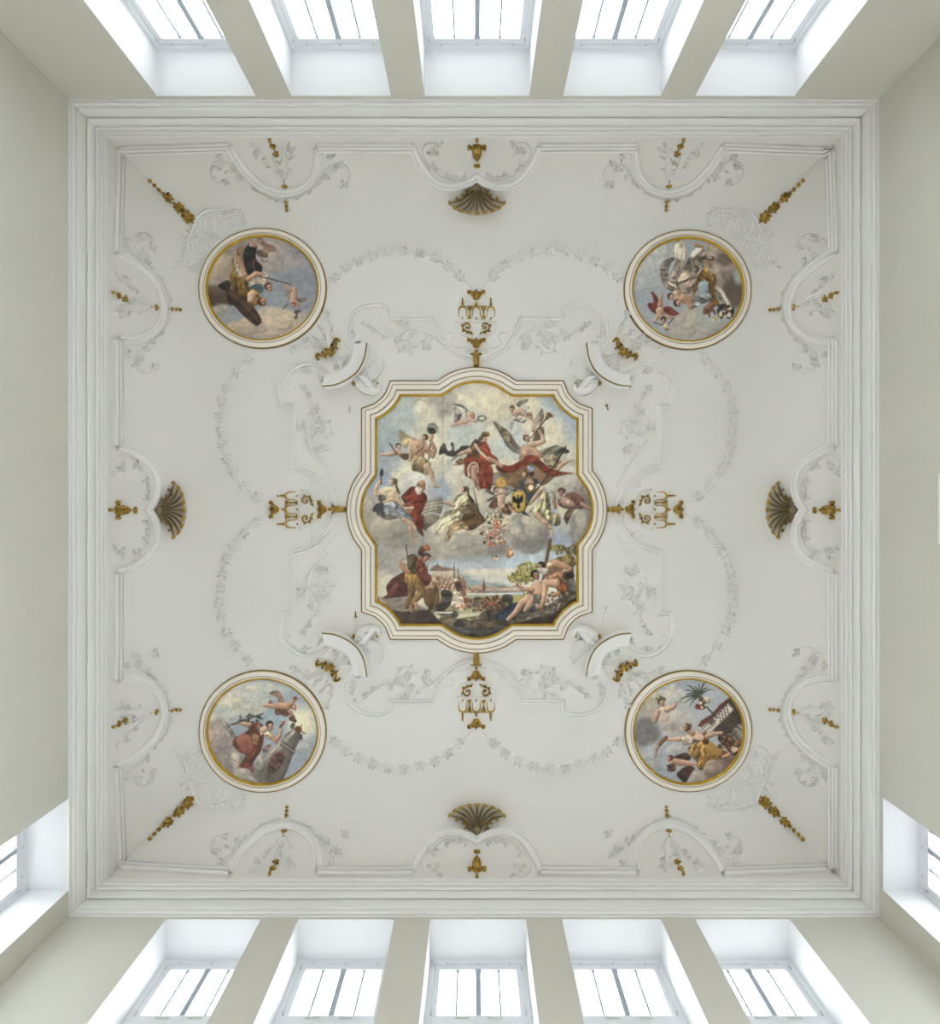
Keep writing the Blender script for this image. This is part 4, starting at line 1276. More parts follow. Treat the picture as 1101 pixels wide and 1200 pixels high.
def paint_material():
    m = bpy.data.materials.new('fresco_pigment')
    m.use_nodes = True
    nt = m.node_tree
    b = nt.nodes['Principled BSDF']
    b.inputs['Roughness'].default_value = 0.72
    at = nt.nodes.new('ShaderNodeVertexColor')
    at.layer_name = 'pigment'
    nt.links.new(at.outputs['Color'], b.inputs['Base Color'])
    n = nt.nodes.new('ShaderNodeTexNoise')
    n.inputs['Scale'].default_value = 60
    bn = nt.nodes.new('ShaderNodeBump')
    bn.inputs['Strength'].default_value = 0.06
    nt.links.new(n.outputs['Fac'], bn.inputs['Height'])
    nt.links.new(bn.outputs['Normal'], b.inputs['Normal'])
    return m
M['fresco'] = paint_material()
PIGMENT_GAIN = 1.30

def canvas_mesh(cv, outline, root, h=0.012, step=0.8):
    P = np.array(outline)
    x0, y0, x1, y1 = P[:, 0].min(), P[:, 1].min(), P[:, 0].max(), P[:, 1].max()
    nx, ny = int((x1 - x0) / step) + 1, int((y1 - y0) / step) + 1
    gx, gy = x0 + np.arange(nx + 1) * step, y0 + np.arange(ny + 1) * step
    cx, cy = np.meshgrid(gx[:-1] + step / 2, gy[:-1] + step / 2)
    ins = np.zeros(cx.shape, bool)
    for i in range(len(P)):
        ax, ay = P[i]; bx, by = P[(i + 1) % len(P)]
        if ay != by: ins ^= ((ay > cy) != (by > cy)) & (cx < (bx - ax) * (cy - ay) / (by - ay) + ax)
    jj, ii = np.nonzero(ins)
    W_ = nx + 1
    quads = np.stack([jj * W_ + ii, jj * W_ + ii + 1, (jj + 1) * W_ + ii + 1, (jj + 1) * W_ + ii], 1)
    used, inv = np.unique(quads, return_inverse=True)
    quads = inv.reshape(-1, 4)
    px, py = gx[used % W_], gy[used // W_]
    l = root.location
    z = HF - h                                  # all five lie on the flat of the vault
    co = np.stack([(px - CX) / F * HF - l[0], (py - CY) / F * HF - l[1], np.full(len(px), z + Z0 - l[2])], 1)
    me = bpy.data.meshes.new('canvas')
    me.vertices.add(len(co)); me.vertices.foreach_set('co', co.ravel().astype(np.float32))
    me.loops.add(quads.size); me.loops.foreach_set('vertex_index', quads[:, ::-1].ravel().astype(np.int32))
    me.polygons.add(len(quads)); me.polygons.foreach_set('loop_start', (np.arange(len(quads)) * 4).astype(np.int32))
    me.update(calc_edges=True)
    c = cv.sample(px, py) / 255.0
    c = np.where(c <= 0.04045, c / 12.92, ((c + 0.055) / 1.055) ** 2.4) * PIGMENT_GAIN
    at = me.color_attributes.new('pigment', 'FLOAT_COLOR', 'POINT')
    at.data.foreach_set('color', np.concatenate([np.clip(c, 0, 0.92), np.ones((len(c), 1))], 1).ravel().astype(np.float32))
    me.materials.append(M['fresco'])
    me.polygons.foreach_set('use_smooth', np.ones(len(me.polygons), bool))
    o = bpy.data.objects.new('canvas', me)
    COL.objects.link(o)
    o.parent = root
    return o

SK, SKD, PINK = (210, 180, 154), (150, 112, 90), (208, 178, 162)
def paint_big():
    c = Canvas(420, 444, 698, 756, (196, 190, 172), seed=5)
    # ------- sky
    c.view(0, 0, 1)
    for x, y, rx, ry, col in ((450, 510, 42, 62, (163, 174, 178)), (470, 478, 34, 24, (172, 180, 178)), (665, 490, 40, 42, (164, 176, 188)), (640, 470, 30, 14, (170, 180, 188)),
                              (560, 470, 60, 30, (208, 200, 178)), (590, 500, 50, 50, (212, 203, 180)), (545, 525, 30, 26, (184, 190, 186)), (590, 520, 26, 18, (186, 190, 186)),
                              (440, 560, 26, 30, (150, 162, 186)), (517, 575, 16, 26, (162, 176, 200)), (655, 632, 30, 16, (158, 172, 196)), (440, 650, 26, 12, (150, 160, 176)),
                              (600, 655, 80, 22, (178, 190, 200)), (590, 690, 90, 18, (206, 204, 196)), (520, 672, 50, 16, (178, 186, 192)), (660, 545, 30, 12, (160, 175, 198))):
        c.blob(x, y, rx, ry, col, 0.8, 0.95, warp=0.4)
    c.blob(560, 456, 24, 8, (176, 182, 184), 0.9, 0.7, warp=0.5)
    c.cloud(508, 474, 26, 22, (190, 184, 174), (164, 158, 152), 0.8)
    c.cloud(497, 500, 22, 30, (216, 210, 188), (192, 190, 176), 0.8)
    c.cloud(510, 545, 20, 40, (218, 212, 192), (200, 196, 180), 0.75)
    c.cloud(585, 480, 40, 36, (220, 208, 184), (206, 196, 176), 0.6)
    c.cloud(647, 515, 34, 34, (220, 211, 186), (198, 192, 174), 0.85)
    c.cloud(660, 532, 26, 26, (214, 206, 184), (190, 188, 176), 0.85)
    c.cloud(470, 545, 26, 12, (208, 202, 184), (180, 180, 174), 0.8)
    c.cloud(448, 538, 22, 8, (200, 198, 186), (178, 178, 174), 0.8)
    c.cloud(482, 560, 26, 18, (214, 208, 184), (184, 184, 176), 0.85)
    c.cloud(496, 566, 26, 14, (214, 212, 206), (176, 176, 174), 0.9)
    c.cloud(540, 570, 34, 34, (208, 203, 186), (158, 158, 154), 0.9)
    c.cloud(560, 590, 34, 26, (212, 204, 184), (168, 164, 156), 0.9)
    c.cloud(433, 600, 18, 24, (188, 180, 166), (154, 150, 146), 0.9)
    c.cloud(463, 622, 34, 28, (188, 178, 160), (140, 136, 132), 0.95)
    c.cloud(490, 640, 26, 26, (176, 172, 164), (136, 134, 134), 0.8)
    c.cloud(450, 655, 30, 16, (190, 180, 164), (160, 158, 158), 0.7)
    c.cloud(535, 636, 38, 22, (206, 196, 176), (148, 142, 136), 0.95)
    c.cloud(572, 640, 26, 26, (176, 168, 156), (128, 124, 122), 0.9)
    c.cloud(617, 625, 28, 25, (202, 190, 168), (122, 122, 124), 1.0)
    c.cloud(683, 624, 22, 28, (160, 154, 146), (116, 114, 116), 1.0)
    c.cloud(660, 625, 10, 22, (190, 186, 178), (160, 160, 164), 0.8)
    c.cloud(655, 572, 34, 16, (200, 194, 176), (160, 162, 164), 0.9)
    c.cloud(684, 578, 14, 18, (170, 160, 148), (116, 110, 108), 0.9)
    for x, y, rx, ry, col in ((452, 505, 26, 42, (158, 172, 180)), (446, 530, 18, 22, (154, 168, 180)), (470, 486, 22, 16, (168, 178, 180)), (664, 476, 26, 18, (156, 172, 190)), (674, 500, 13, 24, (152, 168, 190)),
                              (648, 464, 16, 10, (164, 176, 188)), (516, 576, 11, 17, (150, 166, 196)), (437, 562, 18, 18, (142, 158, 190)), (508, 592, 8, 8, (150, 166, 194)), (437, 643, 14, 8, (150, 162, 184)), (655, 638, 18, 14, (150, 166, 198)),
                              (646, 606, 7, 18, (152, 168, 198)), (610, 660, 66, 10, (168, 184, 200)), (520, 664, 30, 8, (172, 184, 196)), (590, 676, 70, 10, (190, 198, 202)), (545, 500, 22, 22, (180, 190, 190)), (600, 512, 16, 24, (182, 190, 192))):
        c.blob(x, y, rx, ry, col, 0.9, 0.72, warp=0.35)
    c.cloud(538, 630, 34, 17, (216, 206, 184), (150, 144, 138), 0.9)
    c.cloud(618, 624, 27, 23, (206, 194, 172), (118, 118, 122), 0.95)
    c.cloud(462, 618, 30, 22, (200, 190, 170), (138, 134, 130), 0.9)
    c.cloud(684, 622, 18, 24, (180, 172, 160), (112, 112, 116), 0.9)
    c.line([(518.7, 464), (518.6, 520), (518.6, 575)], 0.5, (120, 116, 104), a=0.55)
    c.line([(598, 458), (598.2, 520), (598, 560)], 0.5, (196, 170, 120), a=0.6)
    # ------- youth with hat on a staff
    c.view(420, 440, 11.01)
    c.poly([(520, 705), (570, 722), (640, 780), (720, 812), (745, 835), (660, 900), (610, 935), (560, 890), (530, 800)], (206, 188, 136), (168, 150, 112), 120, fold=0.14, fa=40)
    c.limb([(950, 690, 72)], (118, 128, 112))
    c.blob(958, 686, 62, 44, (150, 156, 138), 0.3, 1, rot=25)
    c.blob(946, 708, 46, 36, (52, 46, 40), 0.4, 1, rot=25)
    c.line([(948, 730), (938, 800), (925, 900), (905, 1080)], 16, (92, 70, 58))
    c.limb([(700, 870, 44), (668, 950, 36), (664, 1085, 26)], SK)
    c.poly([(735, 838), (830, 836), (890, 905), (905, 975), (850, 1010), (830, 1070), (700, 1070), (694, 980), (672, 890)], (216, 180, 148), (150, 108, 82), 140, fold=0.1, fa=20)
    c.blob(765, 930, 20, 26, (150, 108, 84), 0.7, 0.7); c.blob(800, 1010, 40, 18, (176, 132, 104), 0.8, 0.6)
    c.limb([(880, 950, 40), (955, 1040, 32), (985, 960, 28), (945, 870, 24)], (196, 156, 128))
    c.limb([(940, 790, 30), (930, 830, 26)], (206, 170, 140))
    c.head(855, 808, 48, (108, 84, 58), SK, 150)
    c.line([(845, 925), (790, 970), (730, 1015)], 14, (110, 86, 66))
    c.head(518, 918, 42, (104, 78, 52), PINK, 60)
    c.limb([(500, 985, 44), (560, 1020, 40), (600, 1050, 30)], (206, 172, 150))
    c.limb([(470, 1000, 34), (400, 1015, 28), (280, 1030, 16)], (208, 178, 158))
    c.line([(402, 872), (440, 930), (486, 1010)], 16, (128, 72, 60))
    c.poly([(540, 1020), (640, 1010), (640, 1080), (580, 1085)], (150, 110, 86), (110, 80, 62), fold=0.15)
    c.view(420, 540, 11.01)
    c.poly([(690, -60), (800, -50), (880, -20), (930, 50), (905, 120), (880, 186), (830, 165), (760, 136), (700, 125), (690, 50)], (196, 172, 122), (132, 104, 70), 110, fold=0.2, fa=60)
    c.limb([(880, 80, 46), (930, 150, 36), (985, 300, 22), (1000, 330, 22), (1060, 328, 11)], SK)
    # ------- flying cherub with palm and wreath
    c.view(510, 440, 11.01)
    c.poly([(240, 405), (300, 440), (336, 490), (330, 560), (250, 615), (246, 520)], (192, 172, 164), (160, 140, 140), 100, fold=0.18, fa=70)
    c.limb([(470, 545, 40), (390, 592, 42), (300, 622, 30), (200, 652, 13)], (206, 170, 152), (168, 132, 120))
    c.limb([(400, 520, 18), (392, 460, 14)], (206, 170, 152))
    c.limb([(480, 585, 18), (520, 600, 15), (550, 560, 12)], (206, 170, 152))
    c.line([(330, 640), (400, 650), (470, 615)], 26, (204, 190, 182))
    c.head(474, 512, 44, (198, 164, 98), (196, 150, 126), 30)
    for i in range(22):
        t = i / 22 * 6.283
        c.blob(600 + 50 * cos(t), 556 + 32 * sin(t), 13, 9, ((112, 122, 88), (140, 146, 108), (88, 96, 70))[i % 3], 0.4, 0.95, rot=i * 40)
    c.poly([(236, 376), (300, 372), (360, 394), (428, 458), (416, 460), (350, 414), (290, 392)], (104, 112, 92), (66, 72, 58), fold=0.1)
    # ------- eagle
    c.poly([(92, 888), (122, 880), (152, 962), (200, 975), (214, 930), (196, 880), (214, 866), (238, 890), (244, 972), (290, 960), (340, 912), (440, 908), (400, 962), (310, 1010), (240, 1048), (150, 1030), (104, 1004), (50, 1024), (58, 950)], (98, 92, 84), (62, 58, 54), 90, fold=0.16, fa=80)
    # ------- Fame: wing, body, trumpet
    c.poly([(738, 594), (830, 640), (970, 752), (1040, 872), (1110, 940), (1090, 1004), (1000, 976), (906, 876), (836, 760)], (160, 142, 118), (104, 90, 74), 30, fold=0.22, fa=-40)
    c.poly([(890, 840), (960, 870), (1090, 960), (1080, 1010), (1000, 985), (910, 900)], (176, 172, 168), (110, 104, 100), 30, fold=0.2, fa=-40)
    c.view(600, 440, 11.01)
    c.poly([(380, 428), (406, 500), (396, 572), (338, 690), (276, 738), (248, 690), (268, 600), (330, 500)], (184, 172, 156), (136, 122, 104), 150, fold=0.2, fa=60)
    c.poly([(300, 735), (390, 660), (412, 760), (400, 860), (300, 850), (260, 850)], (140, 126, 104), (92, 80, 64), 150, fold=0.2, fa=60)
    c.poly([(330, 990), (450, 936), (600, 904), (738, 986), (640, 1020), (590, 1110), (480, 1110), (420, 1035)], (142, 142, 124), (86, 82, 70), 120, fold=0.24, fa=20)
    c.poly([(110, 935), (190, 890), (270, 895), (340, 975), (420, 1040), (330, 1075), (150, 1060), (88, 1100)], (214, 178, 148), (156, 114, 90), 130, fold=0.08)
    c.blob(150, 990, 26, 30, (218, 184, 154), 0.8, 0.8); c.blob(235, 980, 26, 26, (170, 124, 98), 0.8, 0.6)
    c.limb([(255, 890, 40), (330, 880, 36), (400, 848, 32), (385, 780, 26), (345, 722, 20)], SK)
    c.head(185, 815, 52, (128, 104, 78), (202, 160, 132), 20)
    c.line([(235, 812), (340, 680), (455, 530)], 12, (118, 78, 48), 20)
    c.poly([(425, 560), (446, 492), (484, 486), (530, 530), (480, 546), (450, 572)], (186, 140, 92), (128, 86, 52), 60, fold=0.1)
    c.blob(486, 508, 42, 16, (96, 62, 40), 0.5, 0.8, rot=35)
    c.limb([(520, 1060, 40), (600, 1120, 34)], (206, 172, 142))
    c.view(600, 540, 11.01)
    c.limb([(470, 60, 40), (580, 100, 34), (640, 50, 26), (720, 5, 17), (780, -8, 9)], SK)
    c.poly([(400, -30), (560, -40), (600, 20), (560, 90), (470, 70)], (176, 164, 132), (110, 100, 80), 120, fold=0.22)
    c.view(600, 440, 11.01)
    # cherub with flower chain
    c.poly([(50, 380), (100, 330), (200, 306), (190, 340), (120, 380), (90, 410)], (150, 142, 134), (104, 98, 92), fold=0.2)
    c.limb([(30, 480, 46), (100, 470, 42), (170, 505, 38), (240, 550, 18), (268, 600, 11)], (214, 180, 158))
    c.limb([(40, 510, 18), (56, 570, 13)], (206, 168, 146))
    c.limb([(200, 500, 26), (236, 500, 18), (256, 545, 10)], (190, 140, 122))
    c.head(-2, 432, 40, (94, 68, 50), (196, 148, 122), 90)
    c.dabs(34, 20, 560, 180, 610, 7, 15, [(96, 104, 104), (142, 142, 148), (162, 92, 78), (88, 84, 70)])
    c.dabs(16, -30, 600, 20, 720, 7, 13, [(110, 122, 128), (150, 152, 158), (92, 92, 82)])
    c.dabs(14, 150, 400, 210, 500, 7, 13, [(104, 108, 110), (150, 150, 154)])
    # ------- king
    c.view(510, 440, 11.01)
    c.poly([(530, 822), (480, 862), (432, 946), (400, 1050), (380, 1130), (470, 1140), (520, 1040), (560, 900)], (176, 84, 54), (118, 48, 34), 150, fold=0.2, fa=80)
    c.poly([(650, 862), (704, 950), (724, 1010), (792, 1062), (800, 1130), (620, 1150), (520, 1020), (520, 900), (570, 860)], (184, 82, 52), (124, 48, 34), 110, fold=0.24, fa=-50)
    c.poly([(470, 910), (540, 920), (560, 1060), (520, 1130), (430, 1120), (450, 1000)], (170, 118, 78), (98, 66, 46), 120, fold=0.2)
    c.poly([(500, 850), (560, 850), (590, 900), (540, 900)], (110, 100, 90), (70, 62, 56), fold=0.2)
    c.line([(512, 890), (570, 980), (650, 1056)], 34, (214, 192, 166))
    c.limb([(440, 975, 34), (360, 996, 26), (300, 1022, 20)], (216, 182, 152))
    c.line([(296, 1030), (250, 1066), (206, 1100)], 12, (104, 84, 62), 8)
    c.head(628, 818, 46, (130, 108, 86), (206, 160, 132), 40)
    c.poly([(540, 870), (560, 810), (600, 770), (620, 800), (580, 850)], (138, 118, 96), (96, 80, 64), fold=0.2)
    c.poly([(598, 772), (606, 738), (640, 726), (690, 740), (698, 782), (650, 790)], (186, 142, 62), (124, 88, 36), 90, fold=0.2)
    # ------- red banner and tan lining
    c.view(600, 540, 11.01)
    c.poly([(-260, 170), (-100, 140), (60, 110), (180, 40), (270, 20), (440, 170), (540, 205), (390, 320), (200, 350), (40, 350), (-100, 340), (-280, 300)], (160, 126, 90), (116, 86, 60), 110, fold=0.12)
    c.view(510, 540, 11.01)
    c.blob(790, 240, 80, 80, (136, 136, 138), 0.6, 0.9)
    c.poly([(780, 70), (850, 50), (980, 60), (1110, -10), (1190, -70), (1290, -60), (1440, 70), (1560, 130), (1790, 165), (1680, 176), (1530, 205), (1420, 165), (1320, 80), (1250, 30), (1160, 60), (1040, 130), (930, 152), (820, 140)], (172, 74, 46), (112, 40, 28), 80, fold=0.26, fa=10)
    c.limb([(690, -20, 34), (780, 20, 28), (850, 70, 22)], (206, 166, 140))
    # ------- king's skirt and leg
    c.poly([(370, -30), (460, -50), (620, 10), (726, 80), (742, 200), (712, 374), (640, 360), (570, 350), (546, 200), (500, 250), (440, 216), (384, 176), (376, 60)], (178, 78, 50), (128, 46, 32), 60, fold=0.2, fa=80)
    c.line([(436, 190), (424, 110), (450, 50), (500, 24), (540, 60), (552, 150)], 34, (196, 180, 152), 20)
    c.limb([(500, 100, 44), (500, 200, 36), (526, 320, 26), (556, 366, 20)], (208, 164, 146))
    c.line([(490, 236), (520, 300), (520, 340)], 10, (120, 80, 60)); c.line([(540, 236), (520, 280), (560, 330)], 9, (120, 80, 60))
    c.limb([(330, 10, 40), (290, 24, 32)], (150, 112, 66)); c.limb([(290, 50, 14), (225, 48, 8)], PINK)
    c.poly([(290, -10), (360, -10), (370, 30), (330, 50), (296, 40)], (176, 140, 84), (120, 88, 50))
    # ------- shield with gold face, cherub with blade
    c.poly([(880, 330), (960, 320), (1010, 370), (960, 430), (880, 460)], (178, 176, 172), (130, 128, 126), fold=0.2)
    c.limb([(846, 284, 78)], (190, 146, 74), (150, 108, 50))
    c.blob(846, 284, 62, 50, (206, 162, 88), 0.3, 1, rot=40)
    c.blob(846, 284, 40, 30, (192, 146, 74), 0.4, 1, rot=40)
    c.poly([(632, 380), (720, 392), (800, 446), (770, 452), (690, 420)], (116, 116, 112), (76, 76, 74), fold=0.1)
    c.poly([(660, 524), (720, 470), (790, 450), (740, 500)], (108, 102, 96), (74, 70, 66), fold=0.1)
    c.poly([(694, 600), (730, 520), (800, 470), (820, 560), (780, 610)], (164, 104, 86), (110, 62, 52), fold=0.2)
    c.limb([(850, 470, 54), (845, 560, 44)], (214, 182, 156)); c.limb([(890, 400, 24), (840, 416, 22), (780, 432, 16)], (212, 178, 152))
    c.limb([(880, 590, 32), (830, 620, 28), (798, 655, 20)], (212, 178, 152))
    c.head(782, 378, 40, (74, 54, 42), (200, 156, 130), 20)
    # ------- seated woman in cream and brown
    c.poly([(420, 450), (470, 470), (530, 590), (600, 700), (655, 762), (570, 830), (480, 890), (380, 880), (330, 790), (360, 700), (470, 640), (450, 540)], (142, 102, 62), (78, 52, 30), 130, fold=0.26, fa=40)
    c.poly([(480, 560), (530, 590), (560, 690), (620, 740), (560, 740), (500, 660)], (150, 112, 82), (96, 66, 46), fold=0.2)
    c.poly([(320, 430), (400, 440), (440, 500), (476, 590), (470, 660), (380, 700), (320, 650), (232, 640), (224, 560), (260, 470)], (216, 202, 174), (142, 124, 96), 150, fold=0.22, fa=60)
    c.poly([(350, 540), (440, 540), (470, 620), (420, 690), (330, 680), (320, 620)], (188, 166, 126), (108, 84, 54), 120, fold=0.26, fa=10)
    c.poly([(130, 660), (210, 636), (300, 640), (336, 740), (250, 800), (130, 870), (60, 925), (0, 936), (40, 830), (70, 740)], (224, 210, 176), (158, 138, 104), 130, fold=0.26, fa=55)
    c.poly([(190, 830), (300, 760), (370, 800), (430, 880), (330, 880), (230, 920), (190, 1000), (156, 1040), (124, 1012), (150, 930)], (186, 158, 116), (104, 78, 50), 110, fold=0.26, fa=60)
    c.limb([(230, 575, 28), (150, 545, 22), (60, 526, 14)], SK)
    c.head(360, 372, 46, (92, 64, 40), (220, 186, 158), 200)
    c.poly([(400, 330), (434, 360), (440, 440), (500, 520), (470, 530), (420, 450)], (104, 72, 46), (70, 48, 30), fold=0.2)
    c.poly([(486, 350), (500, 372), (540, 540), (570, 672), (552, 660), (520, 540)], (124, 122, 118), (80, 78, 76), fold=0.05)
    # ------- flower chain
    c.dabs(70, 640, 640, 930, 760, 10, 24, [(226, 216, 196), (206, 178, 96), (150, 148, 140), (172, 174, 180), (96, 92, 66)])
    c.dabs(90, 620, 760, 900, 1070, 9, 22, [(200, 108, 80), (222, 206, 186), (196, 120, 96), (106, 106, 74), (160, 160, 156), (80, 76, 52), (214, 182, 140)], 0.85)
    c.dabs(150, 610, 650, 930, 1090, 6, 13, [(214, 202, 180), (122, 118, 96), (196, 150, 120), (84, 84, 60), (168, 168, 160), (204, 170, 110)], 0.85)
    for x, y, r in ((785, 840, 30), (768, 912, 26), (712, 950, 26), (866, 1060, 24), (700, 1094, 24), (760, 1086, 22), (740, 960, 22), (780, 775, 26)):
        c.blob(x, y, r, r * 0.8, (196, 92, 64), 0.4, 1); c.blob(x - 5, y + 4, r * 0.6, r * 0.4, (222, 140, 108), 0.6, 0.9)
    for x, y in ((595, 940), (715, 996), (630, 1052), (690, 800)): c.blob(x, y, 20, 18, (62, 62, 40), 0.5, 0.95)
    c.poly([(850, 640), (900, 600), (980, 640), (960, 700), (880, 680)], (166, 118, 96), (112, 72, 58), fold=0.2)
    c.dabs(10, 905, 530, 975, 610, 12, 22, [(92, 46, 40), (64, 40, 34), (120, 80, 60)])
    # ------- armoured woman with eagle shield
    c.view(600, 540, 11.01)
    c.poly([(100, 310), (150, 240), (200, 300), (250, 400), (290, 420), (200, 560), (160, 650), (230, 720), (180, 700), (120, 670), (170, 560), (180, 440)], (72, 84, 110), (36, 40, 54), 120, fold=0.22)
    c.poly([(300, 380), (400, 386), (460, 500), (492, 650), (600, 690), (622, 800), (560, 842), (460, 790), (350, 690), (262, 650), (208, 706), (250, 610), (360, 500)], (222, 212, 170), (150, 140, 102), 140, fold=0.28, fa=70)
    c.poly([(440, 400), (476, 480), (494, 640), (440, 600), (430, 480)], (150, 142, 106), (112, 104, 78), fold=0.2, fa=70)
    c.poly([(150, 320), (200, 270), (300, 270), (330, 330), (290, 400), (200, 410), (160, 360)], (168, 126, 60), (96, 68, 34), 130, fold=0.22)
    c.poly([(150, 300), (180, 240), (260, 230), (300, 270), (220, 300)], (216, 182, 148), (170, 128, 98), fold=0.05)
    c.blob(238, 345, 34, 36, (222, 210, 190), 0.4, 1)
    c.poly([(250, 230), (320, 240), (350, 300), (330, 340), (280, 280)], (78, 88, 108), (46, 52, 66), fold=0.2)
    c.poly([(310, 310), (360, 310), (420, 370), (370, 400), (300, 370)], (216, 208, 188), (160, 150, 130), fold=0.2)
    c.limb([(350, 400, 38), (280, 480, 30), (210, 555, 22)], SK)
    c.line([(690 - 0, -185), (570, 20), (400, 265), (240, 482), (150, 640)], 17, (70, 50, 42), 14, curve=False)
    c.limb([(310, 690, 40), (380, 760, 32), (440, 820, 26), (500, 885, 22), (518, 950, 15)], (216, 180, 150))
    c.line([(410, 800), (450, 830)], 10, (110, 78, 62)); c.line([(450, 860), (500, 880)], 10, (110, 78, 62)); c.line([(430, 840), (470, 800)], 8, (110, 78, 62))
    c.head(168, 180, 44, (120, 80, 46), (222, 184, 154), 180)
    c.poly([(140, 130), (200, 100), (262, 130), (262, 190), (230, 210), (200, 150)], (156, 106, 54), (90, 58, 34), 130, fold=0.2)
    c.dabs(14, 200, 70, 290, 130, 12, 24, [(128, 146, 184), (88, 104, 140), (164, 178, 204)])
    c.dabs(8, 240, 130, 280, 190, 12, 20, [(52, 48, 52), (78, 70, 64)])
    c.limb([(85, 470, 96), (85, 580, 92)], (150, 116, 46), (104, 78, 34))
    c.limb([(85, 470, 82), (85, 580, 80)], (206, 176, 82), (178, 144, 60))
    eag = [(66, 446), (74, 436), (84, 450), (84, 490), (104, 470), (122, 430), (140, 470), (132, 530), (106, 540), (92, 560), (104, 600), (78, 626), (56, 600), (66, 560), (40, 540), (10, 540), (4, 470), (30, 450), (44, 480), (64, 496)]
    c.poly(eag, (26, 24, 24), (20, 18, 18), fold=0, curve=False, soft=0.5)
    c.dabs(8, -10, 615, 70, 660, 12, 22, [(160, 84, 62), (120, 64, 48), (198, 150, 120)])
    c.limb([(40, 380, 18), (100, 380, 16)], (190, 146, 104)); c.line([(20, 380), (70, 352), (130, 366)], 26, (70, 84, 110))
    # ------- brown reclining woman at the right
    c.poly([(715, 410), (850, 430), (930, 530), (905, 612), (800, 620), (690, 622), (590, 570), (584, 500), (650, 480)], (160, 122, 104), (96, 66, 56), 130, fold=0.2)
    c.limb([(690, 530, 60), (760, 560, 40)], (188, 150, 132), (140, 104, 90)); c.blob(712, 528, 24, 24, (220, 190, 160), 0.7, 0.9)
    c.limb([(780, 430, 34), (860, 480, 30), (900, 550, 26)], (150, 104, 84))
    c.limb([(900, 560, 28), (960, 595, 20), (1010, 622, 14)], (190, 148, 126))
    c.limb([(555, 600, 24), (535, 530, 24), (542, 450, 18)], (190, 144, 118)); c.limb([(530, 440, 8), (512, 400, 5)], (190, 144, 118)); c.limb([(545, 440, 8), (548, 400, 5)], (190, 144, 118))
    c.poly([(760, 600), (810, 610), (760, 690), (710, 812), (690, 800), (664, 740), (690, 660)], (150, 112, 94), (94, 66, 56), fold=0.24, fa=60)
    c.head(634, 405, 52, (78, 54, 40), (184, 136, 108), 100)
    c.poly([(590, 370), (640, 350), (684, 372), (690, 400), (640, 384), (600, 396)], (150, 112, 82), (98, 70, 50))
    # ------- woman with torch at the left
    c.view(420, 540, 11.01)
    c.limb([(225, 435, 28), (222, 360, 26), (250, 300, 22), (290, 262, 16)], (216, 184, 152))
    c.line([(300, 150), (292, 230), (292, 310)], 18, (110, 70, 52), 12)
    c.poly([(276, 170), (290, 120), (304, 98), (322, 140), (312, 190), (290, 200)], (84, 62, 52), (56, 42, 38))
    c.poly([(186, 650), (200, 590), (260, 548), (340, 556), (350, 640), (330, 700), (250, 704), (230, 660)], (94, 98, 108), (50, 52, 60), 130, fold=0.24)
    c.poly([(310, 350), (400, 334), (490, 352), (530, 450), (548, 560), (440, 590), (340, 556), (262, 500), (250, 410)], (222, 204, 168), (150, 128, 98), 130, fold=0.16, fa=30)
    c.poly([(262, 440), (340, 450), (350, 530), (300, 540), (262, 500)], (116, 106, 96), (80, 72, 66), fold=0.24)
    c.limb([(420, 440, 46)], (224, 198, 162), (190, 158, 124)); c.limb([(330, 535, 18), (430, 495, 18), (530, 520, 22), (560, 590, 20)], (214, 186, 152))
    c.poly([(330, 560), (440, 530), (530, 570), (580, 620), (690, 720), (730, 790), (640, 745), (560, 745), (420, 700), (336, 660)], (166, 172, 182), (96, 100, 110), 120, fold=0.26, fa=-20)
    c.poly([(250, 640), (330, 690), (460, 700), (520, 730), (380, 760), (280, 720)], (136, 128, 124), (96, 88, 88), fold=0.24)
    c.limb([(590, 760, 30), (670, 810, 26), (740, 880, 18)], (214, 176, 146)); c.limb([(660, 870, 24), (690, 980, 18), (738, 1062, 12)], (206, 168, 140))
    c.head(440, 275, 52, (150, 124, 82), (224, 192, 162), 170)
    c.poly([(460, 230), (500, 250), (500, 330), (540, 420), (510, 410), (480, 330)], (120, 94, 60), (80, 62, 42), fold=0.2)
    # ------- old man in red
    c.poly([(552, 470), (600, 460), (660, 520), (700, 600), (640, 640), (600, 560)], (64, 58, 62), (40, 36, 40), fold=0.2)
    c.poly([(690, 336), (800, 372), (886, 470), (870, 570), (820, 680), (730, 690), (660, 590), (620, 520), (552, 462), (610, 400)], (164, 68, 44), (100, 34, 26), 130, fold=0.24, fa=30)
    c.poly([(640, 650), (740, 670), (830, 700), (858, 770), (820, 900), (770, 880), (720, 800), (700, 740)], (170, 72, 44), (108, 36, 26), 120, fold=0.24, fa=70)
    c.poly([(750, 880), (820, 900), (840, 970), (800, 950)], (110, 62, 40), (76, 44, 30))
    c.limb([(600, 570, 24), (660, 560, 26), (700, 590, 20)], (186, 100, 80)); c.limb([(620, 620, 26), (700, 610, 22)], (206, 170, 144))
    c.limb([(815, 300, 52), (826, 352, 36)], (200, 150, 118)); c.limb([(770, 310, 26)], (150, 142, 134))
    c.blob(818, 330, 14, 9, (84, 56, 44), 0.5, 0.9); c.blob(850, 326, 10, 8, (84, 56, 44), 0.5, 0.9); c.line([(838, 320), (856, 352)], 10, (170, 116, 88))
    c.limb([(760, 370, 34), (778, 405, 34)], (206, 202, 194), (150, 146, 140)); c.blob(800, 372, 24, 16, (196, 190, 180), 0.6, 0.9)
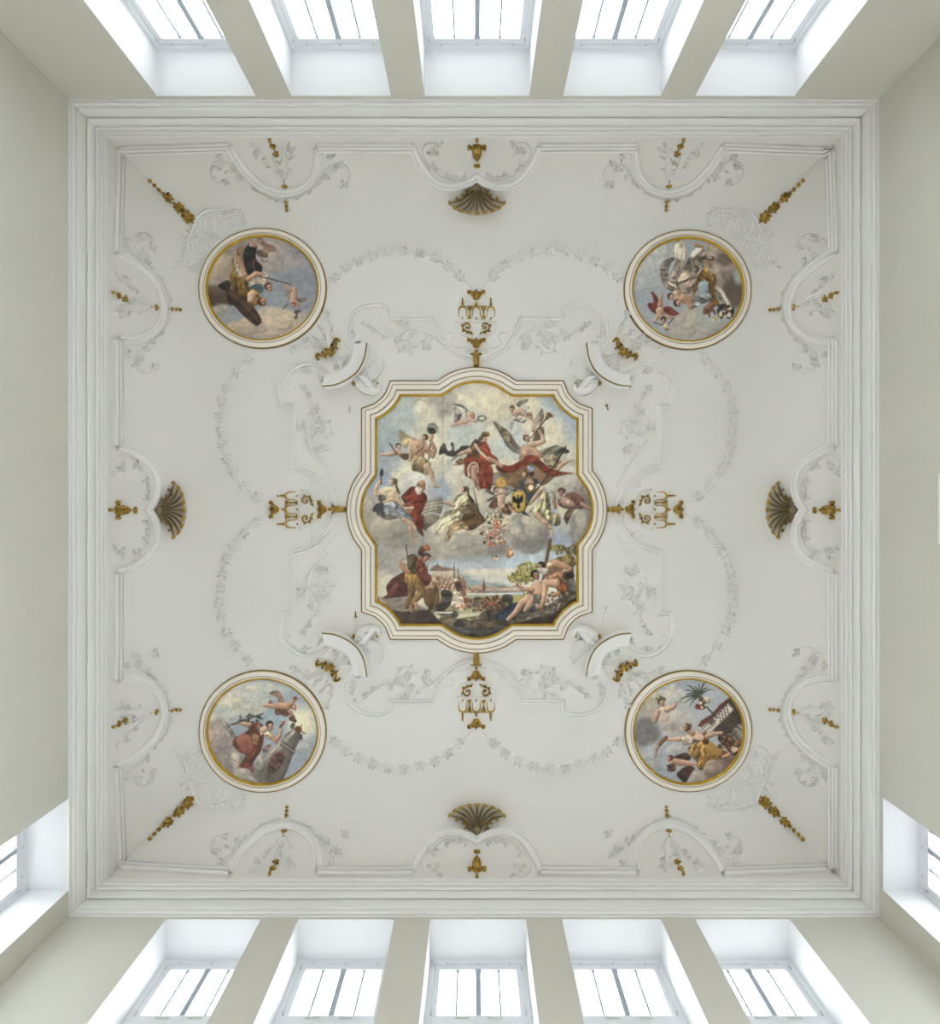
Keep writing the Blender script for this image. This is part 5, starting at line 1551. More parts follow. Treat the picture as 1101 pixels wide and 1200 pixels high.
    # stone tablets
    c.poly([(880, 520), (960, 490), (1085, 466), (1090, 560), (1060, 690), (960, 660), (900, 670), (820, 710), (800, 700), (840, 600)], (186, 178, 162), (138, 130, 118), 110, fold=0.1, curve=False)
    for y in (520, 560, 600, 640): c.line([(860, y + 30), (960, y), (1070, y - 10)], 9, (104, 96, 86), a=0.7)
    for x in (900, 960, 1020): c.line([(x + 20, 510), (x, 660)], 7, (112, 104, 92), a=0.6)
    c.poly([(850, 720), (960, 680), (1050, 720), (1000, 790), (900, 860), (850, 900), (830, 800)], (146, 132, 120), (104, 92, 84), fold=0.1)
    # ------- landscape, city and battle
    c.view(435, 640, 8.47)
    c.poly([(620, 300), (780, 230), (900, 250), (1100, 330), (1300, 380), (1400, 410), (1400, 470), (600, 470)], (150, 160, 160), (120, 134, 138), 90, fold=0.05, curve=False, soft=3)
    c.poly([(560, 300), (620, 290), (720, 310), (800, 300), (900, 320), (960, 380), (1100, 420), (1100, 470), (560, 460)], (192, 160, 132), (156, 124, 100), 90, fold=0.1)
    c.poly([(590, 220), (640, 200), (720, 205), (800, 216), (836, 230), (870, 250), (870, 320), (600, 300)], (204, 190, 166), (176, 160, 138), 130, fold=0.06, curve=False)
    for x, y0, y1, w_ in ((556, 160, 270, 14), (656, 160, 210, 16), (735, 190, 240, 14), (822, 170, 310, 20), (862, 210, 320, 18), (700, 270, 350, 14)):
        c.line([(x, y0), (x, (y0 + y1) / 2), (x, y1)], w_ * 0.35, (134, 124, 116), w_ * 1.4, curve=False)
    c.poly([(596, 222), (650, 186), (720, 214), (800, 222), (800, 240), (600, 240)], (164, 130, 112), (140, 112, 98), fold=0.05)
    for i in range(40):
        x, y = 600 + 300 * c.rng.random(), 300 + 120 * c.rng.random()
        c.poly([(x, y), (x + 16, y - 14), (x + 32, y), (x + 32, y + 22), (x, y + 22)], ((208, 186, 160), (192, 140, 112), (220, 200, 178), (176, 120, 96))[i % 4], fold=0, curve=False)
    c.poly([(560, 470), (800, 430), (1100, 460), (1500, 450), (1560, 520), (1300, 620), (900, 660), (600, 660)], (182, 178, 132), (140, 134, 84), 90, fold=0.1, soft=2)
    c.blob(1000, 640, 150, 24, (176, 172, 128), 0.6, 0.9); c.blob(1010, 700, 120, 22, (196, 190, 150), 0.6, 0.8)
    c.dabs(140, 640, 330, 990, 480, 6, 15, [(176, 110, 84), (206, 170, 140), (150, 92, 72), (122, 92, 78), (222, 206, 186), (94, 80, 72)], 0.8)
    c.poly([(780, 590), (800, 500), (860, 470), (920, 510), (910, 590), (850, 620)], (222, 208, 192), (170, 148, 132), fold=0.24)
    c.poly([(890, 420), (930, 380), (952, 440), (960, 520), (1010, 570), (960, 600), (920, 540)], (172, 104, 80), (118, 64, 50), fold=0.2)
    c.poly([(840, 360), (880, 350), (900, 420), (860, 450), (836, 400)], (118, 96, 84), (84, 66, 58), fold=0.2)
    c.limb([(906, 320, 14), (920, 380, 22)], (190, 130, 104))
    c.dabs(24, 820, 560, 1020, 620, 9, 18, [(196, 120, 90), (108, 78, 62), (214, 190, 170), (84, 72, 64)], 0.85)
    c.poly([(690, 450), (740, 430), (800, 460), (790, 560), (720, 640), (640, 650), (650, 590), (700, 530)], (98, 96, 88), (54, 50, 46), 120, fold=0.26)
    c.poly([(610, 640), (700, 650), (830, 640), (862, 690), (800, 720), (700, 690)], (112, 108, 96), (56, 52, 48), fold=0.2)
    c.line([(640, 656), (730, 660), (800, 656)], 18, (216, 208, 194))
    c.poly([(700, 690), (860, 716), (1000, 700), (1200, 690), (1300, 800), (1100, 930), (700, 800)], (134, 116, 88), (92, 80, 66), 100, fold=0.16)
    c.poly([(870, 720), (1000, 700), (1080, 690), (1060, 730), (940, 740)], (178, 168, 128), (140, 128, 92), fold=0.15)
    c.poly([(810, 800), (840, 740), (890, 724), (930, 780), (900, 800)], (74, 72, 70), (52, 50, 50), fold=0.2)
    c.poly([(700, 790), (900, 796), (1100, 820), (1300, 780), (1500, 700), (1500, 800), (1200, 960), (950, 930), (800, 880)], (104, 102, 102), (70, 70, 74), 100, fold=0.2)
    # soldier
    c.poly([(40, 520), (130, 500), (340, 490), (420, 560), (560, 640), (300, 680), (200, 640), (60, 560)], (176, 160, 150), (126, 112, 106), 120, fold=0.1, soft=2)
    c.poly([(200, 640), (300, 650), (560, 636), (640, 700), (720, 790), (720, 820), (280, 820)], (92, 78, 70), (58, 48, 46), 110, fold=0.12)
    c.poly([(330, 255), (240, 300), (190, 340), (150, 405), (160, 480), (104, 522), (240, 504), (364, 490), (380, 400), (350, 330)], (142, 80, 66), (86, 48, 44), 110, fold=0.22, fa=30)
    c.limb([(590, 490, 78), (600, 540, 74)], (132, 98, 66), (84, 58, 42)); c.poly([(600, 350), (660, 400), (672, 500), (640, 610), (560, 644), (600, 540), (620, 440)], (150, 112, 74), (102, 72, 48), fold=0.16, fa=80)
    c.limb([(400, 400, 44), (400, 470, 36), (376, 560, 26), (350, 600, 22)], (150, 118, 66), (84, 60, 36)); c.limb([(480, 400, 46), (500, 460, 42), (430, 540, 28), (400, 600, 22), (412, 650, 14)], (170, 132, 76), (90, 62, 36))
    c.limb([(440, 570, 16), (452, 630, 14)], (196, 150, 118)); c.limb([(390, 600, 16), (402, 650, 14)], (192, 144, 110))
    c.poly([(344, 262), (450, 268), (530, 312), (510, 384), (430, 372), (340, 376), (322, 330)], (182, 142, 72), (98, 70, 36), 130, fold=0.28, fa=80)
    c.poly([(360, 100), (430, 80), (470, 140), (450, 262), (384, 262), (356, 180)], (118, 104, 66), (66, 56, 38), 130, fold=0.2)
    c.poly([(430, 90), (480, 140), (536, 180), (552, 284), (500, 300), (456, 264), (440, 180)], (160, 82, 52), (104, 50, 36), 140, fold=0.24, fa=70)
    c.poly([(450, 270), (560, 270), (600, 330), (540, 400), (500, 340)], (126, 66, 50), (86, 44, 36), fold=0.24)
    c.limb([(300, 160, 28), (320, 220, 26), (374, 258, 20)], (206, 152, 116)); c.poly([(286, 150), (330, 120), (370, 140), (340, 180)], (210, 198, 178), (160, 148, 132))
    c.limb([(546, 110, 30), (530, 130, 24)], (204, 142, 108)); c.limb([(490, 130, 24)], (180, 116, 84))
    c.poly([(500, 90), (540, 66), (580, 80), (592, 110), (540, 92), (516, 118)], (92, 82, 72), (60, 52, 46))
    c.poly([(464, 70), (490, 10), (540, -10), (584, 10), (576, 44), (540, 40), (510, 90), (490, 96)], (160, 92, 52), (98, 54, 34), fold=0.26)
    c.line([(344, -10), (354, 60), (364, 150)], 9, (78, 72, 70), 11)
    # ------- lower right: city, bridge, trees, river gods
    c.view(550, 640, 8.47)
    c.blob(250, 260, 360, 40, (214, 200, 182), 0.9, 0.7); c.blob(160, 330, 200, 30, (206, 198, 188), 0.9, 0.7)
    c.poly([(-40, 320), (100, 340), (300, 410), (300, 450), (-40, 450)], (150, 168, 172), (132, 150, 156), fold=0.04, curve=False, soft=1.5)
    c.poly([(-40, 400), (60, 392), (120, 380), (180, 396), (240, 400), (320, 410), (540, 420), (540, 470), (-40, 474)], (202, 168, 146), (170, 138, 120), 90, fold=0.12, curve=False)
    for i in range(26):
        x = -30 + 300 * c.rng.random(); y = 400 + 40 * c.rng.random()
        c.poly([(x, y), (x + 12, y - 12), (x + 24, y), (x + 24, y + 20), (x, y + 20)], ((214, 182, 158), (182, 126, 108), (198, 150, 130), (150, 116, 104))[i % 4], fold=0, curve=False)
    c.poly([(128, 400), (138, 310), (150, 360), (160, 400), (160, 440), (126, 440)], (168, 118, 104), (132, 92, 84), fold=0.05, curve=False)
    c.poly([(322, 460), (326, 400), (342, 380), (360, 400), (364, 460)], (190, 146, 126), (150, 110, 98), fold=0.05, curve=False)
    c.poly([(150, 416), (540, 412), (540, 440), (150, 448)], (214, 196, 178), (190, 170, 152), fold=0.04, curve=False)
    for x in range(210, 540, 42): c.blob(x, 446, 13, 17, (150, 138, 136), 0.4, 0.95)
    c.line([(-20, 476), (200, 478), (520, 470)], 26, (196, 204, 206)); c.line([(0, 494), (300, 490)], 10, (172, 176, 160))
    c.blob(330, 520, 260, 26, (176, 164, 84), 0.5, 0.9, warp=0.4); c.blob(60, 500, 120, 20, (166, 168, 130), 0.6, 0.8)
    c.dabs(120, -10, 510, 160, 640, 8, 19, [(98, 92, 72), (74, 68, 58), (150, 104, 82), (130, 122, 92), (168, 132, 110)], 0.85)
    c.dabs(130, 130, 500, 350, 640, 8, 19, [(98, 66, 50), (128, 78, 58), (70, 52, 42), (150, 112, 80)], 0.9)
    c.limb([(236, 575, 24)], (190, 96, 74))
    c.poly([(320, 540), (330, 490), (380, 478), (430, 500), (420, 560), (360, 580)], (86, 84, 78), (48, 46, 44), fold=0.24)
    c.dabs(16, 330, 560, 420, 620, 14, 26, [(70, 58, 44), (96, 80, 58), (130, 112, 78)])
    c.poly([(140, 640), (300, 630), (560, 600), (760, 590), (1060, 440), (1070, 800), (420, 800), (250, 760), (100, 720)], (112, 98, 80), (70, 60, 52), 120, fold=0.2)
    c.poly([(232, 720), (290, 660), (350, 610), (460, 560), (660, 590), (640, 640), (540, 660), (420, 690), (330, 722)], (76, 88, 118), (40, 44, 60), 130, fold=0.28)
    c.poly([(360, 770), (470, 720), (700, 660), (900, 560), (960, 560), (860, 650), (700, 700), (500, 760)], (168, 156, 134), (112, 100, 86), fold=0.26, fa=20)
    c.dabs(60, 720, 460, 1050, 640, 12, 28, [(142, 132, 116), (90, 78, 66), (74, 60, 50), (112, 100, 86)], 0.8)
    c.poly([(480, 775), (620, 720), (800, 690), (940, 600), (1070, 520), (1070, 800), (480, 800)], (72, 56, 48), (44, 34, 32), 140, fold=0.1)
    # trees
    c.line([(1010, 240), (1000, 120), (950, 30), (930, 0)], 40, (110, 88, 64), 20)
    c.dabs(230, 390, 260, 640, 370, 7, 15, [(168, 152, 66), (140, 128, 56), (190, 174, 92), (112, 106, 52)], 0.85)
    c.dabs(260, 470, 165, 680, 330, 7, 15, [(172, 158, 78), (140, 130, 62), (192, 178, 104), (118, 110, 58)], 0.85)
    c.dabs(50, 800, -10, 930, 70, 10, 22, [(128, 118, 58), (160, 146, 78), (98, 92, 48)], 0.85)
    c.dabs(70, 870, 100, 1050, 220, 12, 28, [(168, 150, 70), (130, 116, 54), (100, 86, 48)], 0.85)
    c.dabs(20, 980, -20, 1060, 120, 12, 26, [(120, 104, 60), (92, 80, 52)], 0.8)
    # oar
    c.line([(800, -60), (760, 150), (735, 300), (712, 450), (690, 590)], 36, (132, 96, 70), 26)
    # river god
    c.poly([(770, 170), (830, 130), (900, 160), (930, 250), (930, 340), (850, 350), (760, 320), (748, 250)], (206, 158, 122), (130, 86, 62), 130, fold=0.18, fa=20)
    c.limb([(850, 170, 40), (920, 190, 32), (1000, 222, 20)], (204, 156, 124))
    c.limb([(980, 290, 58)], (86, 58, 42), (50, 34, 28)); c.limb([(986, 292, 30)], (44, 30, 26)); c.limb([(1000, 236, 18), (960, 250, 14)], (192, 144, 112))
    c.poly([(960, 340), (1040, 330), (1050, 440), (960, 450)], (120, 116, 108), (78, 72, 66), fold=0.2)
    c.poly([(850, 340), (940, 340), (966, 400), (940, 480), (870, 440)], (184, 108, 50), (116, 62, 30), fold=0.26)
    c.limb([(850, 370, 46), (750, 362, 34), (744, 430, 34), (736, 520, 24), (706, 605, 17)], (214, 172, 138)); c.limb([(706, 605, 18), (660, 612, 12)], (200, 150, 120))
    c.limb([(880, 470, 26), (820, 490, 20)], (196, 144, 112))
    c.head(706, 200, 48, (48, 40, 34), (192, 138, 106), 150)
    c.limb([(700, 236, 26), (740, 250, 36), (760, 240, 22)], (200, 194, 184), (140, 132, 124))
    # nymph
    c.poly([(650, 350), (710, 360), (712, 460), (660, 500), (580, 500), (590, 420)], (218, 182, 154), (164, 120, 94), 140, fold=0.08)
    c.limb([(620, 430, 26), (540, 425, 20), (470, 388, 14)], (204, 158, 128)); c.limb([(468, 388, 10), (430, 400, 6)], (210, 160, 130)); c.limb([(466, 384, 9), (452, 362, 5)], (210, 160, 130))
    c.limb([(600, 480, 36)], (140, 106, 72), (90, 66, 46))
    c.limb([(590, 510, 40), (520, 560, 34), (460, 650, 26), (380, 724, 17)], (216, 176, 148)); c.limb([(640, 520, 40), (610, 560, 36), (550, 634, 22)], (208, 166, 136))
    c.poly([(634, 490), (680, 480), (690, 560), (640, 570)], (170, 160, 148), (120, 108, 98), fold=0.24)
    c.head(652, 285, 52, (42, 36, 32), (190, 132, 106), 20)
    # trailing flowers in the air
    c.dabs(26, 330, 20, 430, 110, 9, 18, [(206, 130, 96), (216, 190, 150), (120, 124, 96), (170, 110, 60)], 0.9)
    c.dabs(9, 225, 95, 270, 130, 9, 16, [(212, 150, 120), (96, 96, 72), (222, 200, 180)], 0.9)
    c.finish(0.05)
    return c

def paint_cannon():
    c = Canvas(225, 260, 390, 415, (150, 154, 164), seed=11)
    c.view(225, 260, 6.673)
    c.blob(720, 480, 300, 260, (140, 146, 162), 0.6, 0.9, warp=0.3)
    c.cloud(640, 270, 260, 130, (196, 180, 172), (160, 150, 152), 0.8)
    c.cloud(820, 200, 160, 90, (170, 164, 168), (142, 142, 152), 0.7)
    c.cloud(230, 360, 130, 150, (206, 188, 166), (156, 140, 128), 0.95)
    c.cloud(330, 180, 150, 90, (184, 170, 160), (146, 136, 132), 0.8)
    c.blob(210, 600, 130, 90, (88, 70, 60), 0.7, 0.95, warp=0.4); c.blob(190, 530, 80, 40, (120, 98, 84), 0.8, 0.8, warp=0.4)
    c.cloud(640, 790, 250, 120, (220, 200, 168), (184, 168, 152), 0.95)
    c.cloud(420, 820, 160, 80, (212, 184, 158), (170, 156, 148), 0.9)
    c.blob(330, 720, 90, 60, (142, 150, 166), 0.7, 0.9, warp=0.4); c.cloud(230, 700, 90, 60, (186, 182, 172), (150, 150, 152), 0.7)
    c.poly([(500, 150), (530, 120), (580, 170), (640, 190), (660, 230), (600, 240), (590, 280), (520, 270), (500, 230), (560, 215), (540, 180)], (160, 128, 106), (108, 84, 70), fold=0.24)
    c.line([(545, 290), (560, 318), (600, 300)], 9, (150, 120, 100))
    c.poly([(270, 540), (340, 535), (420, 590), (500, 690), (545, 772), (520, 812), (488, 806), (400, 730), (330, 655), (292, 640)], (112, 78, 54), (48, 32, 26), 50, fold=0.2, fa=-45)
    c.line([(300, 560), (400, 640), (520, 780)], 16, (142, 104, 76), 10, a=0.6); c.line([(470, 700), (440, 740)], 12, (60, 40, 30)); c.line([(380, 610), (340, 660)], 12, (60, 40, 30))
    c.poly([(210, 500), (280, 460), (310, 500), (260, 540)], (54, 44, 40), (36, 30, 28))
    c.poly([(318, 280), (350, 330), (340, 400), (420, 430), (446, 520), (430, 590), (380, 570), (320, 520), (296, 440), (314, 380)], (172, 132, 62), (96, 64, 26), 130, fold=0.28, fa=70)
    c.poly([(330, 280), (380, 330), (420, 420), (400, 440), (350, 400)], (214, 204, 190), (150, 138, 124), fold=0.26, fa=-60)
    c.limb([(356, 250, 22), (376, 300, 26), (410, 380, 32), (420, 410, 26)], (208, 164, 132))
    c.poly([(350, 230), (400, 180), (410, 210), (370, 270)], (190, 160, 126), (126, 92, 66))
    c.poly([(430, 195), (470, 165), (508, 190), (500, 290), (548, 350), (540, 400), (470, 432), (430, 400), (400, 290), (404, 240)], (62, 64, 66), (26, 26, 30), 120, fold=0.24)
    c.limb([(470, 172, 20), (496, 190, 16)], (210, 140, 116)); c.blob(462, 186, 14, 12, (150, 168, 196), 0.5, 0.9)
    c.line([(485, 300), (488, 380), (530, 500)], 10, (160, 62, 44))
    c.poly([(520, 420), (580, 400), (590, 470), (550, 520), (470, 520), (450, 490)], (222, 206, 186), (170, 146, 126), fold=0.16)
    c.limb([(440, 450, 20), (500, 408, 20), (540, 412, 16)], (214, 168, 136))
    c.poly([(470, 500), (540, 490), (560, 540), (500, 570), (440, 540)], (74, 98, 108), (40, 54, 64), fold=0.2)
    c.poly([(440, 540), (520, 540), (520, 640), (470, 660), (430, 600)], (176, 132, 62), (112, 76, 34), fold=0.24)
    c.limb([(470, 575, 34), (462, 610, 28)], (220, 182, 154))
    c.head(600, 512, 36, (104, 70, 46), (206, 160, 130), 20); c.head(552, 628, 40, (84, 50, 34), (198, 142, 114), 330)
    c.line([(520, 425), (640, 456), (772, 491)], 11, (92, 78, 66), 8)
    c.limb([(800, 530, 20), (796, 590, 28), (796, 620, 24)], (212, 170, 144)); c.limb([(770, 540, 16), (722, 498, 9)], (212, 170, 144)); c.limb([(760, 590, 13), (744, 560, 8)], (206, 160, 134)); c.limb([(816, 630, 13), (842, 670, 8)], (206, 160, 134))
    c.poly([(820, 610), (860, 598), (904, 604), (860, 632)], (142, 130, 118), (104, 94, 84)); c.poly([(704, 688), (740, 640), (770, 628), (750, 660)], (166, 156, 146), (120, 110, 100))
    c.head(796, 652, 22, (150, 92, 60), (206, 150, 120), 90)
    c.poly([(796, 712), (820, 690), (860, 700), (828, 720), (824, 756), (800, 756), (814, 726)], (110, 100, 90), (72, 64, 58))
    c.finish(); return c

def paint_drapery():
    c = Canvas(725, 260, 890, 415, (154, 162, 174), seed=12)
    c.view(725, 260, 6.673)
    c.cloud(280, 330, 180, 160, (200, 200, 198), (164, 170, 178), 0.75)
    c.cloud(220, 480, 120, 90, (190, 192, 194), (158, 164, 174), 0.6)
    c.cloud(820, 260, 170, 130, (190, 172, 158), (132, 116, 106), 0.95)
    c.cloud(820, 430, 120, 130, (184, 166, 154), (130, 112, 102), 0.95)
    c.blob(900, 540, 80, 120, (104, 88, 78), 0.7, 0.9, warp=0.4); c.blob(830, 300, 70, 50, (110, 92, 82), 0.8, 0.7, warp=0.4)
    c.blob(930, 420, 40, 80, (150, 166, 174), 0.7, 0.8, warp=0.3)
    c.cloud(560, 800, 150, 130, (196, 186, 170), (162, 156, 150), 0.95)
    c.cloud(720, 830, 130, 90, (186, 180, 172), (156, 156, 158), 0.8)
    c.blob(690, 750, 100, 50, (160, 172, 176), 0.8, 0.7, warp=0.4)
    c.poly([(330, 330), (390, 282), (446, 290), (400, 330), (380, 420), (400, 500), (380, 530), (330, 460), (316, 380)], (204, 188, 178), (140, 120, 114), 130, fold=0.26, fa=70)
    c.poly([(424, 190), (450, 140), (490, 140), (524, 230), (510, 330), (470, 400), (410, 450), (404, 400), (440, 320), (424, 260)], (214, 200, 184), (156, 138, 124), 130, fold=0.26, fa=70)
    c.poly([(680, 430), (740, 400), (760, 470), (740, 560), (780, 640), (710, 664), (690, 560), (640, 560)], (176, 130, 58), (106, 70, 28), 110, fold=0.26)
    c.poly([(594, 210), (640, 190), (690, 310), (640, 390), (600, 480), (560, 560), (460, 560), (420, 520), (440, 450), (520, 330), (560, 250)], (222, 206, 184), (138, 116, 100), 140, fold=0.3, fa=40)
    c.poly([(400, 440), (440, 430), (470, 520), (430, 550), (390, 530), (376, 470)], (214, 198, 172), (160, 138, 116), fold=0.2)
    c.poly([(610, 440), (670, 360), (700, 380), (690, 450), (610, 540), (580, 550)], (172, 126, 54), (108, 72, 30), fold=0.24)
    c.limb([(600, 184, 16), (640, 196, 14)], (200, 150, 124)); c.limb([(690, 310, 18), (706, 350, 14)], (196, 144, 112))
    c.line([(670, 290), (710, 300), (738, 292), (726, 276)], 11, (72, 56, 46))
    c.limb([(662, 510, 48), (670, 530, 42)], (170, 186, 202), (112, 132, 158))
    c.poly([(700, 450), (740, 430), (760, 560), (740, 600), (700, 560)], (160, 116, 52), (104, 70, 30), fold=0.24)
    c.poly([(620, 570), (700, 560), (720, 600), (660, 640), (620, 620)], (150, 160, 166), (100, 100, 92), fold=0.24)
    c.limb([(446, 570, 34), (452, 600, 26)], (220, 182, 152)); c.head(404, 588, 30, (70, 48, 36), (214, 172, 142), 20)
    c.limb([(500, 600, 34), (540, 620, 36), (560, 660, 26)], (206, 158, 126)); c.limb([(570, 560, 13), (590, 600, 18), (600, 640, 18)], (200, 150, 120)); c.poly([(580, 610), (620, 590), (632, 650), (580, 672)], (176, 184, 190), (126, 134, 142), fold=0.24)
    c.head(456, 640, 34, (54, 38, 32), (208, 160, 130), 340)
    c.poly([(750, 500), (800, 510), (840, 590), (900, 680), (880, 700), (810, 640), (760, 580)], (208, 198, 182), (140, 128, 116), 130, fold=0.26, fa=-50)
    c.dabs(40, 780, 650, 890, 750, 10, 22, [(52, 42, 36), (86, 64, 50), (206, 196, 176), (120, 84, 64), (40, 36, 34)])
    c.limb([(690, 690, 34), (720, 650, 24)], (160, 106, 82)); c.head(672, 704, 26, (120, 74, 52), (170, 114, 88), 180); c.limb([(700, 720, 12), (704, 744, 8)], (150, 98, 78)); c.limb([(730, 690, 12), (748, 720, 8)], (150, 98, 78))
    c.dabs(10, 730, 730, 780, 770, 8, 14, [(196, 180, 120), (150, 140, 110)])
    c.poly([(250, 548), (290, 580), (312, 630), (300, 660), (292, 720), (240, 690), (224, 640), (270, 626)], (170, 74, 58), (112, 42, 36), fold=0.26)
    c.poly([(330, 680), (390, 664), (440, 700), (468, 722), (420, 738), (360, 716)], (176, 78, 58), (116, 44, 36), fold=0.26)
    c.limb([(318, 700, 34), (330, 740, 28)], (216, 172, 148)); c.limb([(318, 650, 20), (326, 600, 14), (330, 566, 9)], (210, 164, 138)); c.limb([(296, 740, 14), (276, 784, 9)], (210, 164, 138)); c.limb([(370, 740, 13), (410, 754, 8)], (210, 164, 138))
    c.head(345, 772, 27, (78, 52, 40), (196, 140, 112), 90)
    c.line([(270, 790), (330, 806), (376, 806), (430, 750)], 7, (80, 66, 58)); c.limb([(364, 822, 24)], (208, 190, 156)); c.dabs(10, 360, 830, 400, 866, 8, 14, [(130, 104, 90), (180, 160, 140)])
    c.finish(); return c

def paint_obelisk():
    c = Canvas(225, 780, 390, 935, (152, 164, 180), seed=13)
    c.view(225, 780, 6.673)
    c.cloud(400, 270, 220, 130, (218, 212, 194), (182, 182, 176), 0.9)
    c.cloud(520, 190, 200, 80, (212, 208, 196), (178, 184, 188), 0.8)
    c.cloud(240, 400, 110, 90, (212, 208, 198), (176, 182, 188), 0.8)
    c.blob(860, 440, 120, 130, (214, 208, 184), 0.9, 0.9); c.blob(860, 440, 60, 60, (232, 222, 186), 0.9, 0.9)
    for k in range(16):
        a = k / 16 * 6.283
        c.line([(860 + 50 * cos(a), 440 + 50 * sin(a)), (860 + 120 * cos(a), 440 + 120 * sin(a))], 9, (226, 218, 190), 3, a=0.5)
    c.blob(650, 420, 100, 90, (150, 170, 184), 0.8, 0.7, warp=0.3)
    c.cloud(880, 640, 100, 50, (188, 190, 192), (150, 158, 168), 0.7); c.blob(860, 780, 120, 120, (142, 152, 168), 0.8, 0.7, warp=0.3)
    c.cloud(210, 600, 120, 150, (190, 172, 164), (148, 138, 140), 0.95)
    c.cloud(300, 760, 120, 110, (172, 160, 156), (132, 122, 122), 0.95)
    c.cloud(430, 850, 130, 90, (176, 170, 166), (132, 126, 126), 0.95)
    c.poly([(806, 490), (850, 520), (840, 580), (790, 690), (740, 830), (700, 910), (540, 935), (470, 800), (560, 710), (690, 600), (740, 530)], (150, 140, 132), (92, 84, 80), 160, fold=0.06, curve=False)
    c.poly([(806, 490), (690, 590), (540, 720), (480, 790), (530, 830), (700, 640), (810, 520)], (186, 176, 164), (146, 136, 126), 120, fold=0.06, curve=False)
    c.poly([(700, 590), (720, 590), (810, 660), (800, 690), (690, 616)], (120, 110, 104), (88, 80, 76), fold=0.05, curve=False)
    c.line([(690, 596), (800, 672)], 8, (182, 170, 158)); c.line([(700, 620), (560, 770)], 7, (104, 96, 92), a=0.8)
    c.poly([(620, 720), (690, 670), (730, 700), (680, 800), (600, 840)], (136, 92, 82), (104, 70, 66), fold=0.26, a=0.85)
    c.poly([(560, 640), (620, 610), (600, 660), (560, 680)], (150, 108, 94), (120, 90, 80), fold=0.2, a=0.8)
    c.blob(830, 495, 30, 24, (132, 78, 54), 0.4, 1); c.line([(850, 480), (860, 460)], 8, (150, 96, 66)); c.line([(850, 510), (884, 530)], 8, (110, 70, 54)); c.dabs(8, 770, 450, 800, 490, 9, 16, [(96, 108, 92), (70, 82, 72)])
    c.dabs(8, 840, 540, 870, 580, 8, 13, [(104, 110, 92), (80, 84, 70)])
    c.poly([(240, 450), (270, 444), (310, 490), (340, 540), (320, 560), (290, 520)], (222, 212, 196), (168, 156, 146), fold=0.24)
    c.poly([(330, 640), (380, 700), (370, 770), (430, 820), (500, 900), (440, 880), (360, 820), (310, 740)], (206, 196, 182), (164, 154, 148), fold=0.1, soft=2)
    c.poly([(500, 700), (550, 700), (570, 800), (540, 780)], (206, 200, 190), (160, 154, 148))
    c.limb([(470, 470, 26), (420, 452, 20), (350, 444, 12)], (214, 176, 148))
    c.line([(312, 460), (420, 420), (556, 374)], 14, (92, 88, 70), 10); c.dabs(26, 370, 380, 540, 440, 8, 15, [(84, 88, 68), (110, 112, 88), (70, 68, 54)])
    c.poly([(440, 500), (470, 450), (530, 442), (560, 480), (562, 570), (540, 660), (500, 720), (476, 770), (478, 838), (440, 800), (376, 790), (420, 700), (360, 670), (322, 610), (336, 560), (400, 530)], (176, 104, 84), (104, 52, 46), 130, fold=0.26, fa=60)
    c.limb([(410, 590, 62), (440, 640, 50)], (184, 110, 90), (130, 70, 60)); c.line([(370, 560), (440, 560), (460, 640)], 14, (196, 124, 102), a=0.7); c.line([(470, 560), (520, 600), (500, 680)], 16, (120, 62, 54), a=0.8)
    c.poly([(470, 540), (520, 540), (520, 610), (480, 610)], (176, 134, 90), (130, 92, 60), fold=0.24)
    c.poly([(510, 470), (560, 480), (620, 520), (640, 570), (600, 570), (560, 530), (540, 540)], (224, 208, 178), (170, 148, 120), fold=0.22)
    c.limb([(620, 550, 22), (655, 586, 20), (690, 540, 14), (700, 480, 9)], (216, 174, 146)); c.limb([(370, 770, 12), (360, 796, 9)], (206, 160, 134))
    c.limb([(560, 500, 26), (596, 482, 18)], (220, 184, 156)); c.head(612, 466, 36, (70, 50, 40), (212, 170, 142), 50)
    c.line([(690, 480), (720, 440)], 16, (130, 84, 72), 24); c.blob(716, 440, 16, 12, (196, 110, 96), 0.6, 0.9)
    c.poly([(606, 218), (640, 196), (690, 210), (720, 280), (730, 306), (690, 300), (660, 240)], (168, 130, 108), (112, 84, 72), fold=0.22)
    c.poly([(600, 290), (620, 264), (630, 300)], (190, 110, 84), (150, 84, 64))
    c.limb([(740, 320, 32), (680, 316, 26), (620, 314, 18), (562, 312, 9)], (214, 166, 136)); c.poly([(650, 340), (720, 340), (770, 370), (740, 396), (690, 380), (660, 384)], (170, 118, 82), (112, 74, 54), fold=0.26)
    c.limb([(770, 300, 16), (808, 260, 10)], (208, 156, 126)); c.limb([(770, 360, 15), (800, 400, 9)], (200, 146, 118)); c.blob(808, 254, 18, 15, (140, 90, 74), 0.4, 1)
    c.head(796, 322, 27, (160, 112, 70), (212, 162, 132), 20); c.limb([(780, 410, 22), (806, 430, 14)], (120, 82, 62), (74, 50, 42))
    c.finish(); return c

